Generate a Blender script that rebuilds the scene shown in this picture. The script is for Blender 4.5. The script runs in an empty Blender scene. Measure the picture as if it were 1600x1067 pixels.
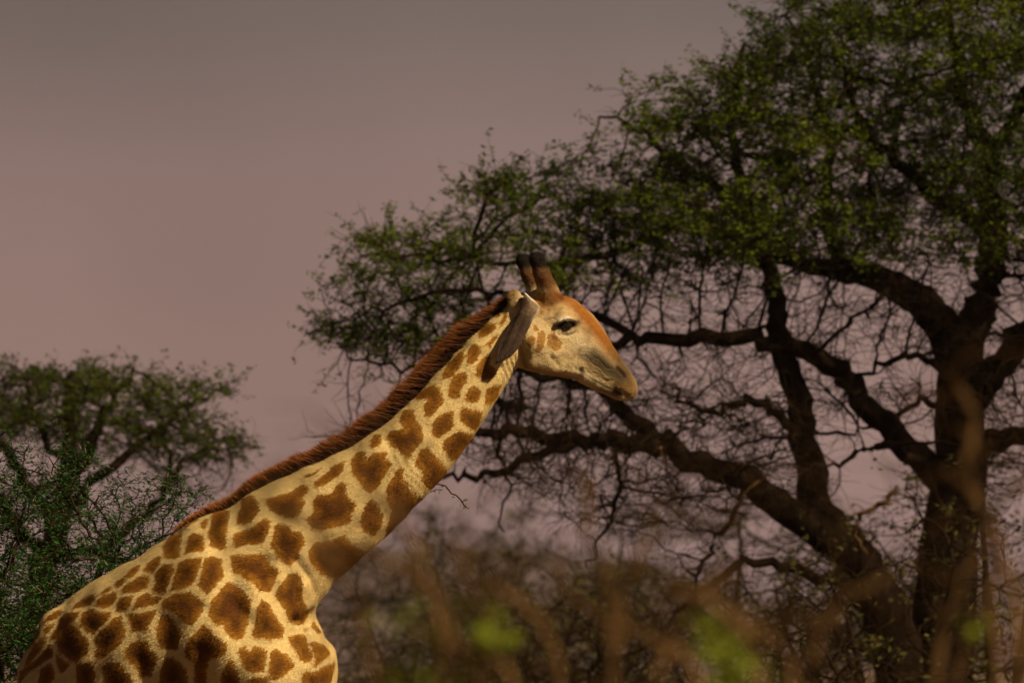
import bpy, math, random
import numpy as np
from mathutils import Vector

# ------------------------------------------------------------------ camera, sky, sun, exposure
scene = bpy.context.scene
C = scene.collection
F = 14800.0                    # picture units (1600 wide) per unit of slope
CAMZ, TILT = 2.4, 0.033
cd = bpy.data.cameras.new('camera')
cam = bpy.data.objects.new('camera', cd)
C.objects.link(cam)
cd.sensor_width = 36.0
cd.lens = 36.0 * F / 1600.0
cam.location = (0, 0, CAMZ)
cam.rotation_euler = (math.radians(90) + math.atan(TILT), 0, 0)
cd.clip_start, cd.clip_end = 0.5, 20000
cd.dof.use_dof = True
cd.dof.focus_distance = 39.75
cd.dof.aperture_fstop = 8.0
scene.camera = cam

SUN_EL, SUN_AZ = math.radians(42), math.radians(52)     # azimuth from behind the camera towards the right
sdir = Vector((math.sin(SUN_AZ) * math.cos(SUN_EL), -math.cos(SUN_AZ) * math.cos(SUN_EL), math.sin(SUN_EL)))
world = bpy.data.worlds.new('World')
scene.world = world
world.use_nodes = True
nt = world.node_tree
bgn = nt.nodes['Background']
sky = nt.nodes.new('ShaderNodeTexSky')
sky.sky_type = 'NISHITA'
sky.sun_disc = False
sky.sun_elevation = SUN_EL
sky.sun_rotation = math.atan2(sdir.x, sdir.y)
sky.dust_density = 6.0
sky.air_density = 1.0
tc = nt.nodes.new('ShaderNodeTexCoord')
sx = nt.nodes.new('ShaderNodeSeparateXYZ')
nt.links.new(tc.outputs['Generated'], sx.inputs[0])
ramp = nt.nodes.new('ShaderNodeValToRGB')      # dust bank: mauve at the horizon, greyer above
el = ramp.color_ramp.elements
el[0].position = 0.0
el[0].color = (0.235, 0.150, 0.142, 1)
el[1].position = 0.30
el[1].color = (0.030, 0.028, 0.032, 1)
for pos, col in ((0.030, (0.262, 0.166, 0.146, 1)), (0.050, (0.236, 0.158, 0.141, 1)), (0.070, (0.150, 0.116, 0.106, 1)), (0.12, (0.075, 0.062, 0.060, 1))):
    e = el.new(pos)
    e.color = col
nt.links.new(sx.outputs['Z'], ramp.inputs[0])
smul = nt.nodes.new('ShaderNodeMixRGB')
smul.blend_type = 'MULTIPLY'
smul.inputs[0].default_value = 1.0
smul.inputs[2].default_value = (0.05, 0.05, 0.05, 1)
nt.links.new(sky.outputs[0], smul.inputs[1])
up = nt.nodes.new('ShaderNodeMapRange')
up.inputs[1].default_value, up.inputs[2].default_value = 0.06, 0.5
up.inputs[3].default_value, up.inputs[4].default_value = 0.0, 0.15
nt.links.new(sx.outputs['Z'], up.inputs[0])
mx = nt.nodes.new('ShaderNodeMixRGB')
nt.links.new(up.outputs[0], mx.inputs[0])
nt.links.new(ramp.outputs[0], mx.inputs[1])
nt.links.new(smul.outputs[0], mx.inputs[2])
dn = nt.nodes.new('ShaderNodeTexNoise')                 # uneven dust
dn.inputs['Scale'].default_value = 14.0
dn.inputs['Detail'].default_value = 3.0
nt.links.new(tc.outputs['Generated'], dn.inputs['Vector'])
dr = nt.nodes.new('ShaderNodeMapRange')
dr.inputs[1].default_value, dr.inputs[2].default_value, dr.inputs[3].default_value, dr.inputs[4].default_value = 0.3, 0.7, 0.86, 1.10
nt.links.new(dn.outputs[0], dr.inputs[0])
dm = nt.nodes.new('ShaderNodeVectorMath')
dm.operation = 'SCALE'
nt.links.new(mx.outputs[0], dm.inputs[0])
nt.links.new(dr.outputs[0], dm.inputs['Scale'])
nt.links.new(dm.outputs[0], bgn.inputs[0])
bgn.inputs[1].default_value = 0.67

sl = bpy.data.lights.new('sun', 'SUN')
sl.energy = 5.0
sl.angle = math.radians(0.53)
sl.color = (1.0, 0.83, 0.54)
sun = bpy.data.objects.new('sun', sl)
C.objects.link(sun)
sun.rotation_euler = sdir.to_track_quat('Z', 'Y').to_euler()
sun.location = (20, 0, 30)

vs = scene.view_settings
vs.view_transform = 'Standard'
vs.look = 'None'
vs.exposure = 0.75
vs.gamma = 1.0
scene.cycles.use_denoising = True
scene.cycles.max_bounces = 6
scene.cycles.transparent_max_bounces = 8

# ------------------------------------------------------------------ helpers
rng = np.random.default_rng(7)


def PX(px, py, d):
    """a point at distance d that stands at picture place (px, py)"""
    return np.array([(px - 800.0) / F * d, d, CAMZ + d * (TILT + (533.0 - py) / F)])


def mesh_from(name, v, f, mat, parent=None, smooth=True, loc=None):
    me = bpy.data.meshes.new(name)
    v = np.asarray(v, dtype=np.float32)
    f = np.asarray(f, dtype=np.int32)
    n = f.shape[1]
    me.vertices.add(len(v))
    me.vertices.foreach_set('co', v.ravel())
    me.loops.add(f.size)
    me.loops.foreach_set('vertex_index', f.ravel())
    me.polygons.add(len(f))
    me.polygons.foreach_set('loop_start', np.arange(0, f.size, n, dtype=np.int32))
    me.polygons.foreach_set('loop_total', np.full(len(f), n, dtype=np.int32))
    if smooth:
        me.polygons.foreach_set('use_smooth', np.ones(len(f), dtype=bool))
    me.update(calc_edges=True)
    me.materials.append(mat)
    o = bpy.data.objects.new(name, me)
    C.objects.link(o)
    if parent is not None:
        o.parent = parent
        o.matrix_parent_inverse = parent.matrix_basis.inverted()
    return o


def fattr(o, name, vals, kind='FLOAT'):
    a = o.data.attributes.new(name, kind, 'POINT')
    vals = np.asarray(vals, dtype=np.float32)
    a.data.foreach_set('color' if kind == 'FLOAT_COLOR' else 'value', vals.ravel())


def thing(name, loc, label, cat, group=None):
    o = bpy.data.objects.new(name, None)
    o.empty_display_size = 0.3
    o.location = loc
    C.objects.link(o)
    tag(o, label, cat, group)
    return o


def tag(o, label, cat, group=None):
    o['label'] = label
    o['category'] = cat
    if group:
        o['group'] = group


def material(name, rough=0.8, spec=0.3):
    m = bpy.data.materials.new(name)
    m.use_nodes = True
    n = m.node_tree
    b = n.nodes['Principled BSDF']
    b.inputs['Roughness'].default_value = rough
    b.inputs['Specular IOR Level'].default_value = spec
    return m, n, b


def node(n, typ, **kw):
    x = n.nodes.new(typ)
    for k, v in kw.items():
        setattr(x, k, v)
    return x


def mixc(n, fac, a, b, mode='MIX'):
    x = n.nodes.new('ShaderNodeMixRGB')
    x.blend_type = mode
    for i, s in enumerate((fac, a, b)):
        if hasattr(s, 'is_output'):
            n.links.new(s, x.inputs[i])
        elif isinstance(s, (int, float)):
            x.inputs[i].default_value = s
        else:
            x.inputs[i].default_value = (*s, 1)
    return x.outputs[0]


def noise(n, scale, detail=3.0, vec=None, rough=0.55):
    x = n.nodes.new('ShaderNodeTexNoise')
    x.inputs['Scale'].default_value = scale
    x.inputs['Detail'].default_value = detail
    x.inputs['Roughness'].default_value = rough
    if vec is not None:
        n.links.new(vec, x.inputs['Vector'])
    return x


def maprange(n, src, a, b, c=0.0, d=1.0, smooth=False):
    x = n.nodes.new('ShaderNodeMapRange')
    if smooth:
        x.interpolation_type = 'SMOOTHSTEP'
    n.links.new(src, x.inputs[0])
    for i, v in enumerate((a, b, c, d)):
        x.inputs[i + 1].default_value = v
    return x.outputs[0]


def math_n(n, op, a, b=0.0):
    x = n.nodes.new('ShaderNodeMath')
    x.operation = op
    for i, s in enumerate((a, b)):
        if hasattr(s, 'is_output'):
            n.links.new(s, x.inputs[i])
        else:
            x.inputs[i].default_value = s
    return x.outputs[0]


def bark_material(name, c0, c1, scale=18.0, bump=0.6):
    m, n, b = material(name, 1.0, 0.0)
    g = node(n, 'ShaderNodeNewGeometry')
    mp = node(n, 'ShaderNodeMapping')
    mp.inputs['Scale'].default_value = (1, 1, 0.35)
    n.links.new(g.outputs['Position'], mp.inputs[0])
    t = noise(n, scale, 5, mp.outputs[0], 0.65)
    n.links.new(mixc(n, maprange(n, t.outputs[0], 0.3, 0.7), c0, c1), b.inputs['Base Color'])
    bp = node(n, 'ShaderNodeBump')
    bp.inputs['Strength'].default_value = bump
    bp.inputs['Distance'].default_value = 0.03
    n.links.new(t.outputs[0], bp.inputs['Height'])
    n.links.new(bp.outputs[0], b.inputs['Normal'])
    return m


def leaf_material(name, c0, c1, trans=0.35):
    m, n, b = material(name, 0.7, 0.06)
    at = node(n, 'ShaderNodeAttribute', attribute_name='shade')
    col = mixc(n, at.outputs['Fac'], c0, c1)
    n.links.new(col, b.inputs['Base Color'])
    tr = node(n, 'ShaderNodeBsdfTranslucent')
    n.links.new(col, tr.inputs[0])
    ms = node(n, 'ShaderNodeMixShader')
    ms.inputs[0].default_value = trans
    n.links.new(b.outputs[0], ms.inputs[1])
    n.links.new(tr.outputs[0], ms.inputs[2])
    n.links.new(ms.outputs[0], n.nodes['Material Output'].inputs[0])
    return m


def inpoly(p, poly):
    x, y = p[:, 0], p[:, 1]
    r = np.zeros(len(p), bool)
    q = np.asarray(poly, float)
    for (x0, y0), (x1, y1) in zip(q, np.roll(q, -1, axis=0)):
        if y0 == y1:
            continue
        c = ((y0 > y) != (y1 > y)) & (x < (x1 - x0) * (y - y0) / (y1 - y0) + x0)
        r ^= c
    return r


# ------------------------------------------------------------------ setting: ground, hills
m_ground, n, b = material('dry_ground', 0.95, 0.1)
g = node(n, 'ShaderNodeNewGeometry')
t1 = noise(n, 0.35, 6, g.outputs['Position'], 0.6)
t2 = noise(n, 6.0, 5, g.outputs['Position'], 0.7)
c = mixc(n, maprange(n, t1.outputs[0], 0.35, 0.65), (0.12, 0.068, 0.042), (0.085, 0.058, 0.030))
n.links.new(mixc(n, maprange(n, t2.outputs[0], 0.35, 0.7, 0, 0.5), c, (0.06, 0.038, 0.022)), b.inputs['Base Color'])
bp = node(n, 'ShaderNodeBump')
bp.inputs['Strength'].default_value = 0.5
bp.inputs['Distance'].default_value = 0.05
n.links.new(t2.outputs[0], bp.inputs['Height'])
n.links.new(bp.outputs[0], b.inputs['Normal'])

gx = np.concatenate([np.linspace(-6000, -80, 12), np.linspace(-60, 60, 61), np.linspace(80, 6000, 12)])
gy = np.concatenate([np.linspace(-60, 0, 5), np.linspace(4, 160, 79), np.linspace(200, 9000, 16)])
GX, GY = np.meshgrid(gx, gy, indexing='ij')


def ground_z(x, y):
    return 0.05 * np.sin(x * 0.31 + 1.3) * np.sin(y * 0.23) + 0.03 * np.sin(x * 0.9 + y * 0.7)


near = (np.abs(GX) < 70) & (GY < 170)
GZ = np.where(near, ground_z(GX, GY), 0.0)


def grid_faces(nu, nv):
    i = np.arange(nu - 1)[:, None] * nv + np.arange(nv - 1)[None, :]
    i = i.ravel()
    return np.stack([i, i + nv, i + nv + 1, i + 1], 1)


gnd = mesh_from('ground', np.stack([GX, GY, GZ], -1).reshape(-1, 3), grid_faces(len(gx), len(gy)), m_ground)
gnd['kind'] = 'structure'

m_hill, n, b = material('hill_scrub', 0.95, 0.05)
g = node(n, 'ShaderNodeNewGeometry')
t1 = noise(n, 0.02, 6, g.outputs['Position'], 0.6)
n.links.new(mixc(n, maprange(n, t1.outputs[0], 0.4, 0.62), (0.082, 0.054, 0.060), (0.058, 0.041, 0.044)), b.inputs['Base Color'])
hx = np.linspace(-1400, 1400, 141)
hy = np.linspace(0, 700, 36)
HX, HY = np.meshgrid(hx, hy, indexing='ij')
prof = 13 + 5 * np.sin(HX * 0.011 + 0.9) + 5 * np.sin(HX * 0.037 + 2.6) + 2.5 * np.sin(HX * 0.11)
bell = np.exp(-((HY - 330) / 170.0) ** 2)
HZ = prof * bell * (1 + 0.08 * np.sin(HX * 0.06 + HY * 0.05)) - 1.5
hill = mesh_from('hill', np.stack([HX, HY + 1150, HZ], -1).reshape(-1, 3), grid_faces(len(hx), len(hy)), m_hill)
hill['kind'] = 'structure'

# ------------------------------------------------------------------ plants: a grower used for every tree and shrub


def spline(pts, sub):
    pts = np.asarray(pts, float)
    P = np.vstack([2 * pts[0] - pts[1], pts, 2 * pts[-1] - pts[-2]])
    out = []
    for i in range(1, len(P) - 2):
        for s in range(sub):
            t = s / sub
            a, b_, c_, d_ = P[i - 1], P[i], P[i + 1], P[i + 2]
            out.append(0.5 * (2 * b_ + (c_ - a) * t + (2 * a - 5 * b_ + 4 * c_ - d_) * t * t + (3 * b_ - a - 3 * c_ + d_) * t ** 3))
    out.append(P[-2])
    return np.array(out)


def grow(limbs, attract, step, di, dk, jit, iters, droop=0.0, rg=rng):
    """limbs: arrays (k,4) of xyz + radius; branches then reach for the attraction points"""
    pos, par, rad, lid = [], [], [], []
    for li, L in enumerate(limbs):
        first = len(pos)
        for j, q in enumerate(L):
            pos.append(q[:3])
            rad.append(q[3])
            lid.append(li)
            if j == 0:
                if first == 0 or li == 0 or np.isnan(L[0, 3]):
                    par.append(-1)
                else:
                    d = np.linalg.norm(np.array(pos[:first]) - q[:3], axis=1)
                    par.append(int(d.argmin()) if d.min() < 0.6 else -1)
            else:
                par.append(len(pos) - 2)
    nfix = len(pos)
    pos = np.array(pos)
    A = attract
    best = np.full(len(A), 1e9)
    who = np.full(len(A), -1)
    new = np.arange(len(pos))
    for it in range(iters):
        for s in range(0, len(new), 400):
            idx = new[s:s + 400]
            d = np.linalg.norm(A[:, None, :] - pos[idx][None], axis=2)
            k = d.argmin(1)
            dm = d[np.arange(len(A)), k]
            u = dm < best
            best[u] = dm[u]
            who[u] = idx[k[u]]
        keep = best > dk
        A, best, who = A[keep], best[keep], who[keep]
        if len(A) == 0:
            break
        act = best < di
        if not act.any():
            break
        ids, inv = np.unique(who[act], return_inverse=True)
        dirs = A[act] - pos[who[act]]
        dirs /= np.linalg.norm(dirs, axis=1)[:, None]
        acc = np.zeros((len(ids), 3))
        np.add.at(acc, inv, dirs)
        acc /= np.linalg.norm(acc, axis=1)[:, None] + 1e-6
        acc += rg.normal(0, jit, acc.shape)
        acc[:, 2] -= droop
        acc /= np.linalg.norm(acc, axis=1)[:, None]
        npos = pos[ids] + acc * step
        base = len(pos)
        pos = np.vstack([pos, npos])
        par += list(ids)
        rad += [np.nan] * len(ids)
        lid += [-1] * len(ids)
        new = np.arange(base, len(pos))
    return pos, np.array(par), np.array(rad), np.array(lid), nfix


def tip_radii(par, rad, tip, power=2.2, cap=0.045):
    n_ = len(par)
    acc = np.zeros(n_)
    out = np.zeros(n_)
    for i in range(n_ - 1, -1, -1):
        r = rad[i]
        if np.isnan(r):
            r = min(max(acc[i], tip ** power) ** (1 / power), cap)
        out[i] = r
        p = par[i]
        if p >= 0:
            acc[p] += out[i] ** power
    return out


def paths(par, keep):
    """split the skeleton into runs; a run begins on its parent node"""
    kids = {}
    for i, p in enumerate(par):
        if p >= 0 and keep[i]:
            kids.setdefault(p, []).append(i)
    used = set()
    runs = []
    for i, p in enumerate(par):
        if not keep[i] or i in used:
            continue
        run = [p, i] if p >= 0 else [i]
        used.add(i)
        while True:
            k = [q for q in kids.get(run[-1], []) if q not in used]
            if not k:
                break
            run.append(k[0])
            used.add(k[0])
        runs.append(run)
    return runs


def tubes(pos, rad, runs, sides):
    V, Fc = [], []
    off = 0
    ang = np.arange(sides) / sides * 2 * math.pi
    ca, sa = np.cos(ang), np.sin(ang)
    for run in runs:
        if len(run) < 2:
            continue
        p = pos[run]
        r = rad[run].copy()
        if len(run) > 2:
            r[0] = min(r[0], r[1] * 1.3)
        t = np.gradient(p, axis=0)
        t /= np.linalg.norm(t, axis=1)[:, None] + 1e-9
        ref = np.array([0.31, 0.2, 0.93]) if abs(t[0, 2]) < 0.8 else np.array([0.95, 0.2, 0.2])
        u = np.cross(t, ref)
        u /= np.linalg.norm(u, axis=1)[:, None] + 1e-9
        w = np.cross(t, u)
        ring = p[:, None, :] + r[:, None, None] * (ca[None, :, None] * u[:, None, :] + sa[None, :, None] * w[:, None, :])
        k = len(run)
        V.append(ring.reshape(-1, 3))
        i = np.arange(k - 1)[:, None] * sides
        j = np.arange(sides)[None, :]
        a = off + i + j
        b_ = off + i + (j + 1) % sides
        Fc.append(np.stack([a, b_, b_ + sides, a + sides], -1).reshape(-1, 4))
        off += k * sides
    return np.vstack(V), np.vstack(Fc)


def leaves(centres, count, spread, ln, wd, rg, flat=0.5, tint=None):
    n_ = len(centres) * count
    c0 = np.repeat(centres, count, axis=0) + rg.normal(0, spread, (n_, 3))
    d = rg.normal(0, 1, (n_, 3))
    d[:, 2] *= flat
    d /= np.linalg.norm(d, axis=1)[:, None]
    w = np.cross(d, rg.normal(0, 1, (n_, 3)))
    w /= np.linalg.norm(w, axis=1)[:, None]
    L = ln * rg.uniform(0.6, 1.3, n_)[:, None]
    W = wd * rg.uniform(0.6, 1.3, n_)[:, None]
    v = np.stack([c0 - d * L * .5, c0 + w * W * .5, c0 + d * L * .5, c0 - w * W * .5], 1).reshape(-1, 3)
    f = np.arange(n_ * 4).reshape(-1, 4)
    sh = np.repeat(np.clip(rg.normal(0.45, 0.25, n_), 0, 1), 4)
    if tint is not None:
        sh = np.clip(sh * 0.7 + np.repeat(np.repeat(tint, count), 4), 0, 1)
    return v, f, sh


def twiglets(base, dirs, per, ln, r, rg, bend=0.35, up=0.15, zsq=0.8):
    """short zigzag side twigs on the given nodes: mesh and their inner points (for leaves)"""
    n_ = len(base) * per
    b0 = np.repeat(base, per, axis=0)
    d = np.repeat(dirs, per, axis=0) * 0.7 + rg.normal(0, 0.65, (n_, 3))
    d[:, 2] = d[:, 2] * zsq + up
    d /= np.linalg.norm(d, axis=1)[:, None]
    Ls = ln * rg.uniform(0.4, 1.25, (n_, 1))
    p = [b0]
    for k in range(4):
        d = d + rg.normal(0, bend, d.shape)
        d /= np.linalg.norm(d, axis=1)[:, None]
        p.append(p[-1] + d * Ls / 4)
    P4 = np.stack(p, 1)                                   # n,5,3
    rad = r * np.array([1.0, .9, .8, .6, .35])
    u = np.cross(d, rg.normal(0, 1, d.shape))
    u /= np.linalg.norm(u, axis=1)[:, None]
    w = np.cross(d, u)
    an = np.arange(3) / 3 * 2 * math.pi
    off = np.cos(an)[None, :, None] * u[:, None, :] + np.sin(an)[None, :, None] * w[:, None, :]
    V = P4[:, :, None, :] + rad[None, :, None, None] * off[:, None, :, :]
    V = V.reshape(-1, 3)
    i = (np.arange(n_) * 15)[:, None, None] + (np.arange(4) * 3)[None, :, None]
    j = np.arange(3)[None, None, :]
    a = i + j
    b_ = i + (j + 1) % 3
    return V, np.stack([a, b_, b_ + 3, a + 3], -1).reshape(-1, 4), P4[:, 1:].reshape(-1, 3)


def limb_px(rows, D, sub=5, wob=0.02, rg=rng):
    """rows of (px, py, depth offset, radius)"""
    q = np.array([np.append(PX(r[0], r[1], D + r[2]), r[3]) for r in rows])
    s = spline(q, sub)
    w = rg.normal(0, wob, (len(s), 3))
    w[0] = 0
    s[:, :3] += w
    s[:, 3] = np.maximum(s[:, 3], 0.006)
    return s


def clump_points(poly, D, ncl, per, rx, rz, dep, rg, zoff=0.0):
    q = np.array(poly, float)
    lo, hi = q.min(0), q.max(0)
    out = []
    sc = F / D
    while len(out) < ncl:
        c_ = rg.uniform(lo, hi)
        if not inpoly(c_[None], q)[0]:
            continue
        out.append(c_)
    pts = []
    for c_ in out:
        dd = rg.uniform(-dep, dep) + zoff
        cen = PX(c_[0], c_[1], D + dd)
        s = rg.uniform(0.6, 1.3)
        v = rg.normal(0, 1, (per, 3))
        v /= np.linalg.norm(v, axis=1)[:, None]
        v *= rg.uniform(0, 1, (per, 1)) ** 0.4
        v *= np.array([rx, rx, rz]) * s
        pts.append(cen + v)
    pts = np.vstack(pts)
    ppx = np.stack([800 + pts[:, 0] / pts[:, 1] * F, 533 - ((pts[:, 2] - CAMZ) / pts[:, 1] - TILT) * F], 1)
    return pts[inpoly(ppx, q)]


def to_px(p):
    return np.stack([800 + p[:, 0] / p[:, 1] * F, 533 - ((p[:, 2] - CAMZ) / p[:, 1] - TILT) * F], 1)


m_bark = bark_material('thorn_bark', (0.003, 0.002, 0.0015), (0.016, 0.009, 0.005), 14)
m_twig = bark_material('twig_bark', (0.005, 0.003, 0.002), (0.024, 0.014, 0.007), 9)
m_paletwig = bark_material('pale_twig', (0.16, 0.13, 0.10), (0.34, 0.29, 0.23), 20)
m_drytwig = bark_material('dry_twig', (0.010, 0.005, 0.003), (0.072, 0.036, 0.013), 5)
m_stalk = bark_material('dry_stalk', (0.030, 0.016, 0.007), (0.160, 0.086, 0.035), 7)
m_leaf = leaf_material('thorn_leaf', (0.009, 0.018, 0.002), (0.095, 0.118, 0.006), 0.28)
m_leaf2 = leaf_material('olive_leaf', (0.008, 0.014, 0.002), (0.062, 0.074, 0.006), 0.28)
m_leaf5 = leaf_material('dusty_leaf', (0.020, 0.016, 0.006), (0.085, 0.074, 0.018), 0.25)
m_leaf3 = leaf_material('shrub_leaf', (0.008, 0.026, 0.005), (0.036, 0.092, 0.015))
m_leaf4 = leaf_material('yellow_leaf', (0.10, 0.12, 0.010), (0.24, 0.27, 0.02), 0.45)


def build_tree(name, label, cat, group, base, limbs, nlimbpart, attract, leafmask, step, di, dk, jit, iters, tip,
               leaf, bark, twig, leafcount, leafsize, spread, rg, droop=0.0, sides=7, flat=0.5, tw=None, leafkeep=0.7, thorn=None):
    root = thing(name, base, label, cat, group)
    pos, par, rad, lid, nfix = grow(limbs, attract, step, di, dk, jit, iters, droop, rg)
    rr = tip_radii(par, rad, tip)
    for li in range(len(limbs)):
        ids = np.where(lid == li)[0]
        run = list(ids)
        if par[ids[0]] >= 0:
            run = [par[ids[0]]] + run
        v, f = tubes(pos, rr, [run], sides)
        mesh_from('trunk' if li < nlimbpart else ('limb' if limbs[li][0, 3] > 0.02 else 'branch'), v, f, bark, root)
    keep = np.arange(len(par)) >= nfix
    if keep.any():
        runs = paths(par, keep)
        v, f = tubes(pos, rr, runs, 4)
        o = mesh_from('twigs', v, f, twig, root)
        o['kind'] = 'stuff'
    pd = pos - pos[np.maximum(par, 0)]
    pd /= np.linalg.norm(pd, axis=1)[:, None] + 1e-9
    small = keep & (rr < tip * 4)
    lm = small & leafmask(pos, rg)
    if tw:
        per, ln, bareper = tw
        o = None
        for sel, k in ((lm, per), (small & ~lm, bareper)):
            if k and sel.any():
                v, f, inner = twiglets(pos[sel], pd[sel], k, ln, tip * 0.75, rg, 0.28, 0.12 if sel is lm else -0.12, flat)
                o = mesh_from('twiglets', v, f, twig, root)
                o['kind'] = 'stuff'
                if sel is lm:
                    cen = inner[rg.uniform(0, 1, len(inner)) < leafkeep]
                if thorn is not None:
                    pick = inner[rg.uniform(0, 1, len(inner)) < 0.14]
                    v, f, _ = twiglets(pick, rg.normal(0, 1, pick.shape), 1, 0.035, 0.0012, rg, 0.02)
                    o = mesh_from('thorns', v, f, thorn, root)
                    o['kind'] = 'stuff'
        if not lm.any():
            cen = np.zeros((0, 3))
    else:
        cen = pos[lm]
    if len(cen):
        tint = 0.22 * np.sin(cen[:, 0] * 2.3 + 1) * np.sin(cen[:, 2] * 3.1) + 0.12
        v, f, sh = leaves(cen, leafcount, spread, leafsize[0], leafsize[1], rg, flat, tint)
        o = mesh_from('foliage', v, f, leaf, root, smooth=False)
        o['kind'] = 'stuff'
        fattr(o, 'shade', sh)
    return root, pos, rr


# ---- the big camelthorn
rg = np.random.default_rng(21)
D1 = 62.0
L = lambda *rows: limb_px(rows, D1, 5, 0.018, rg)
limbs = [
    L((1470, 1605, 0, .30), (1462, 1200, 0, .25), (1472, 950, 0, .21), (1490, 800, 0, .18), (1502, 660, 0, .165), (1500, 560, 0, .15)),
    L((1455, 1250, 0, .19), (1405, 1010, -.15, .17), (1342, 880, -.3, .15), (1292, 815, -.35, .12), (1266, 740, -.4, .10), (1250, 640, -.4, .085), (1226, 560, -.4, .075), (1214, 480, -.3, .065), (1196, 400, -.3, .05), (1165, 300, -.2, .04), (1150, 190, 0, .028), (1165, 70, .1, .015)),
    L((1500, 560, 0, .14), (1458, 490, .1, .12), (1400, 445, .2, .10), (1330, 425, .3, .075), (1250, 412, .4, .055), (1150, 380, .5, .04), (1050, 345, .5, .028), (940, 330, .6, .016), (840, 310, .6, .01)),
    L((1500, 560, 0, .13), (1532, 470, .2, .12), (1555, 370, .3, .10), (1540, 250, .4, .075), (1505, 120, .5, .05), (1480, -20, .5, .02)),
    L((1502, 650, 0, .11), (1560, 575, -.3, .095), (1620, 505, -.5, .08), (1720, 420, -.7, .06), (1850, 340, -.8, .03)),
    L((1495, 720, 0, .09), (1560, 685, .4, .07), (1650, 680, .7, .05), (1780, 600, .9, .03), (1900, 500, 1, .015)),
    L((1490, 770, 0, .10), (1402, 685, -.2, .085), (1335, 605, -.3, .075), (1272, 556, -.5, .065), (1195, 530, -.5, .055), (1100, 527, -.6, .048), (1000, 532, -.6, .038), (920, 545, -.7, .026), (840, 520, -.7, .018), (760, 470, -.8, .012)),
    L((1345, 885, -.3, .13), (1272, 828, -.5, .108), (1196, 768, -.6, .092), (1124, 736, -.7, .080), (1040, 698, -.8, .07), (960, 692, -.9, .058), (880, 686, -.9, .045), (800, 672, -1., .04), (735, 682, -1., .025), (690, 660, -1, .012)),
    L((1040, 702, -.8, .06), (985, 650, -.7, .052), (940, 612, -.6, .045), (880, 592, -.5, .036), (800, 577, -.5, .026), (700, 582, -.5, .018), (610, 570, -.5, .012), (540, 560, -.5, .007)),
    L((900, 690, -.9, .035), (810, 722, -.9, .028), (750, 742, -.9, .022), (690, 742, -.9, .016), (640, 730, -.9, .008)),
    L((1250, 412, .4, .045), (1160, 330, .3, .038), (1070, 260, .2, .028), (1000, 205, .2, .016), (940, 180, .1, .008)),
    L((1060, 350, .5, .03), (950, 395, .2, .026), (850, 415, 0, .022), (750, 405, -.1, .016), (650, 400, -.2, .012), (560, 395, -.2, .007)),
    L((1000, 532, -.6, .03), (900, 480, -.4, .026), (800, 460, -.3, .02), (700, 455, -.3, .015), (600, 480, -.3, .01), (520, 505, -.3, .006)),
    L((1330, 425, .3, .05), (1290, 330, .5, .042), (1300, 220, .6, .032), (1270, 110, .7, .022), (1230, 20, .7, .01)),
    L((1555, 370, .3, .06), (1460, 300, .0, .05), (1390, 240, -.2, .035), (1330, 160, -.4, .022), (1320, 60, -.5, .012)),
    L((1540, 250, .4, .05), (1610, 150, .3, .04), (1690, 60, .2, .025), (1740, -40, .2, .012)),
    L((1266, 740, -.4, .04), (1230, 660, -.5, .034), (1170, 625, -.6, .028), (1110, 640, -.7, .02), (1060, 620, -.8, .012)),
    L((1490, 620, 0, .028), (1450, 560, -.2, .024), (1400, 562, -.3, .02), (1340, 590, -.4, .012), (1310, 640, -.4, .007)),
    L((1480, 640, 0, .026), (1440, 625, .1, .022), (1380, 660, .1, .014), (1340, 670, .1, .007)),
    L((1500, 760, 0, .035), (1400, 700, -.5, .03), (1350, 705, -.6, .022), (1300, 730, -.7, .012)),
    L((1160, 760, -.65, .022), (1130, 830, -.7, .018), (1100, 880, -.7, .014), (1080, 950, -.7, .008)),
    L((960, 700, -.9, .018), (968, 770, -.9, .015), (940, 830, -.9, .011), (915, 890, -.9, .006)),
    L((780, 700, -.95, .012), (792, 760, -.95, .009), (775, 830, -.95, .005)),
    L((1360, 900, -.3, .05), (1280, 900, -.5, .04), (1180, 875, -.6, .03), (1100, 920, -.7, .02), (1050, 960, -.7, .01)),
]
crown = [(470, 515), (535, 478), (500, 440), (565, 425), (492, 388), (560, 362), (600, 342), (690, 332), (735, 292), (700, 268), (765, 236), (850, 246), (955, 235), (965, 205), (900, 178), (960, 160), (985, 120), (1060, 112), (1095, 80), (1135, 100), (1195, 62), (1165, 20), (1240, -10), (1300, -70), (1500, -140), (1750, -120), (1900, 0), (2000, 200), (2000, 380), (1900, 480), (1700, 460), (1600, 430), (1500, 420), (1350, 415), (1250, 470), (1100, 500), (950, 520), (880, 500), (820, 550), (700, 545), (600, 570), (520, 550)]
bare = [(490, 600), (560, 560), (720, 540), (950, 500), (1250, 460), (1500, 420), (1640, 430), (1680, 700), (1560, 800), (1450, 640), (1300, 640), (1200, 720), (1080, 820), (980, 850), (860, 800), (740, 740), (690, 700), (760, 620), (640, 600)]
sprays = [[(440, 690), (560, 640), (640, 640), (600, 700), (520, 700)], [(1000, 760), (1300, 860), (1250, 960), (1050, 930)]]
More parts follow.
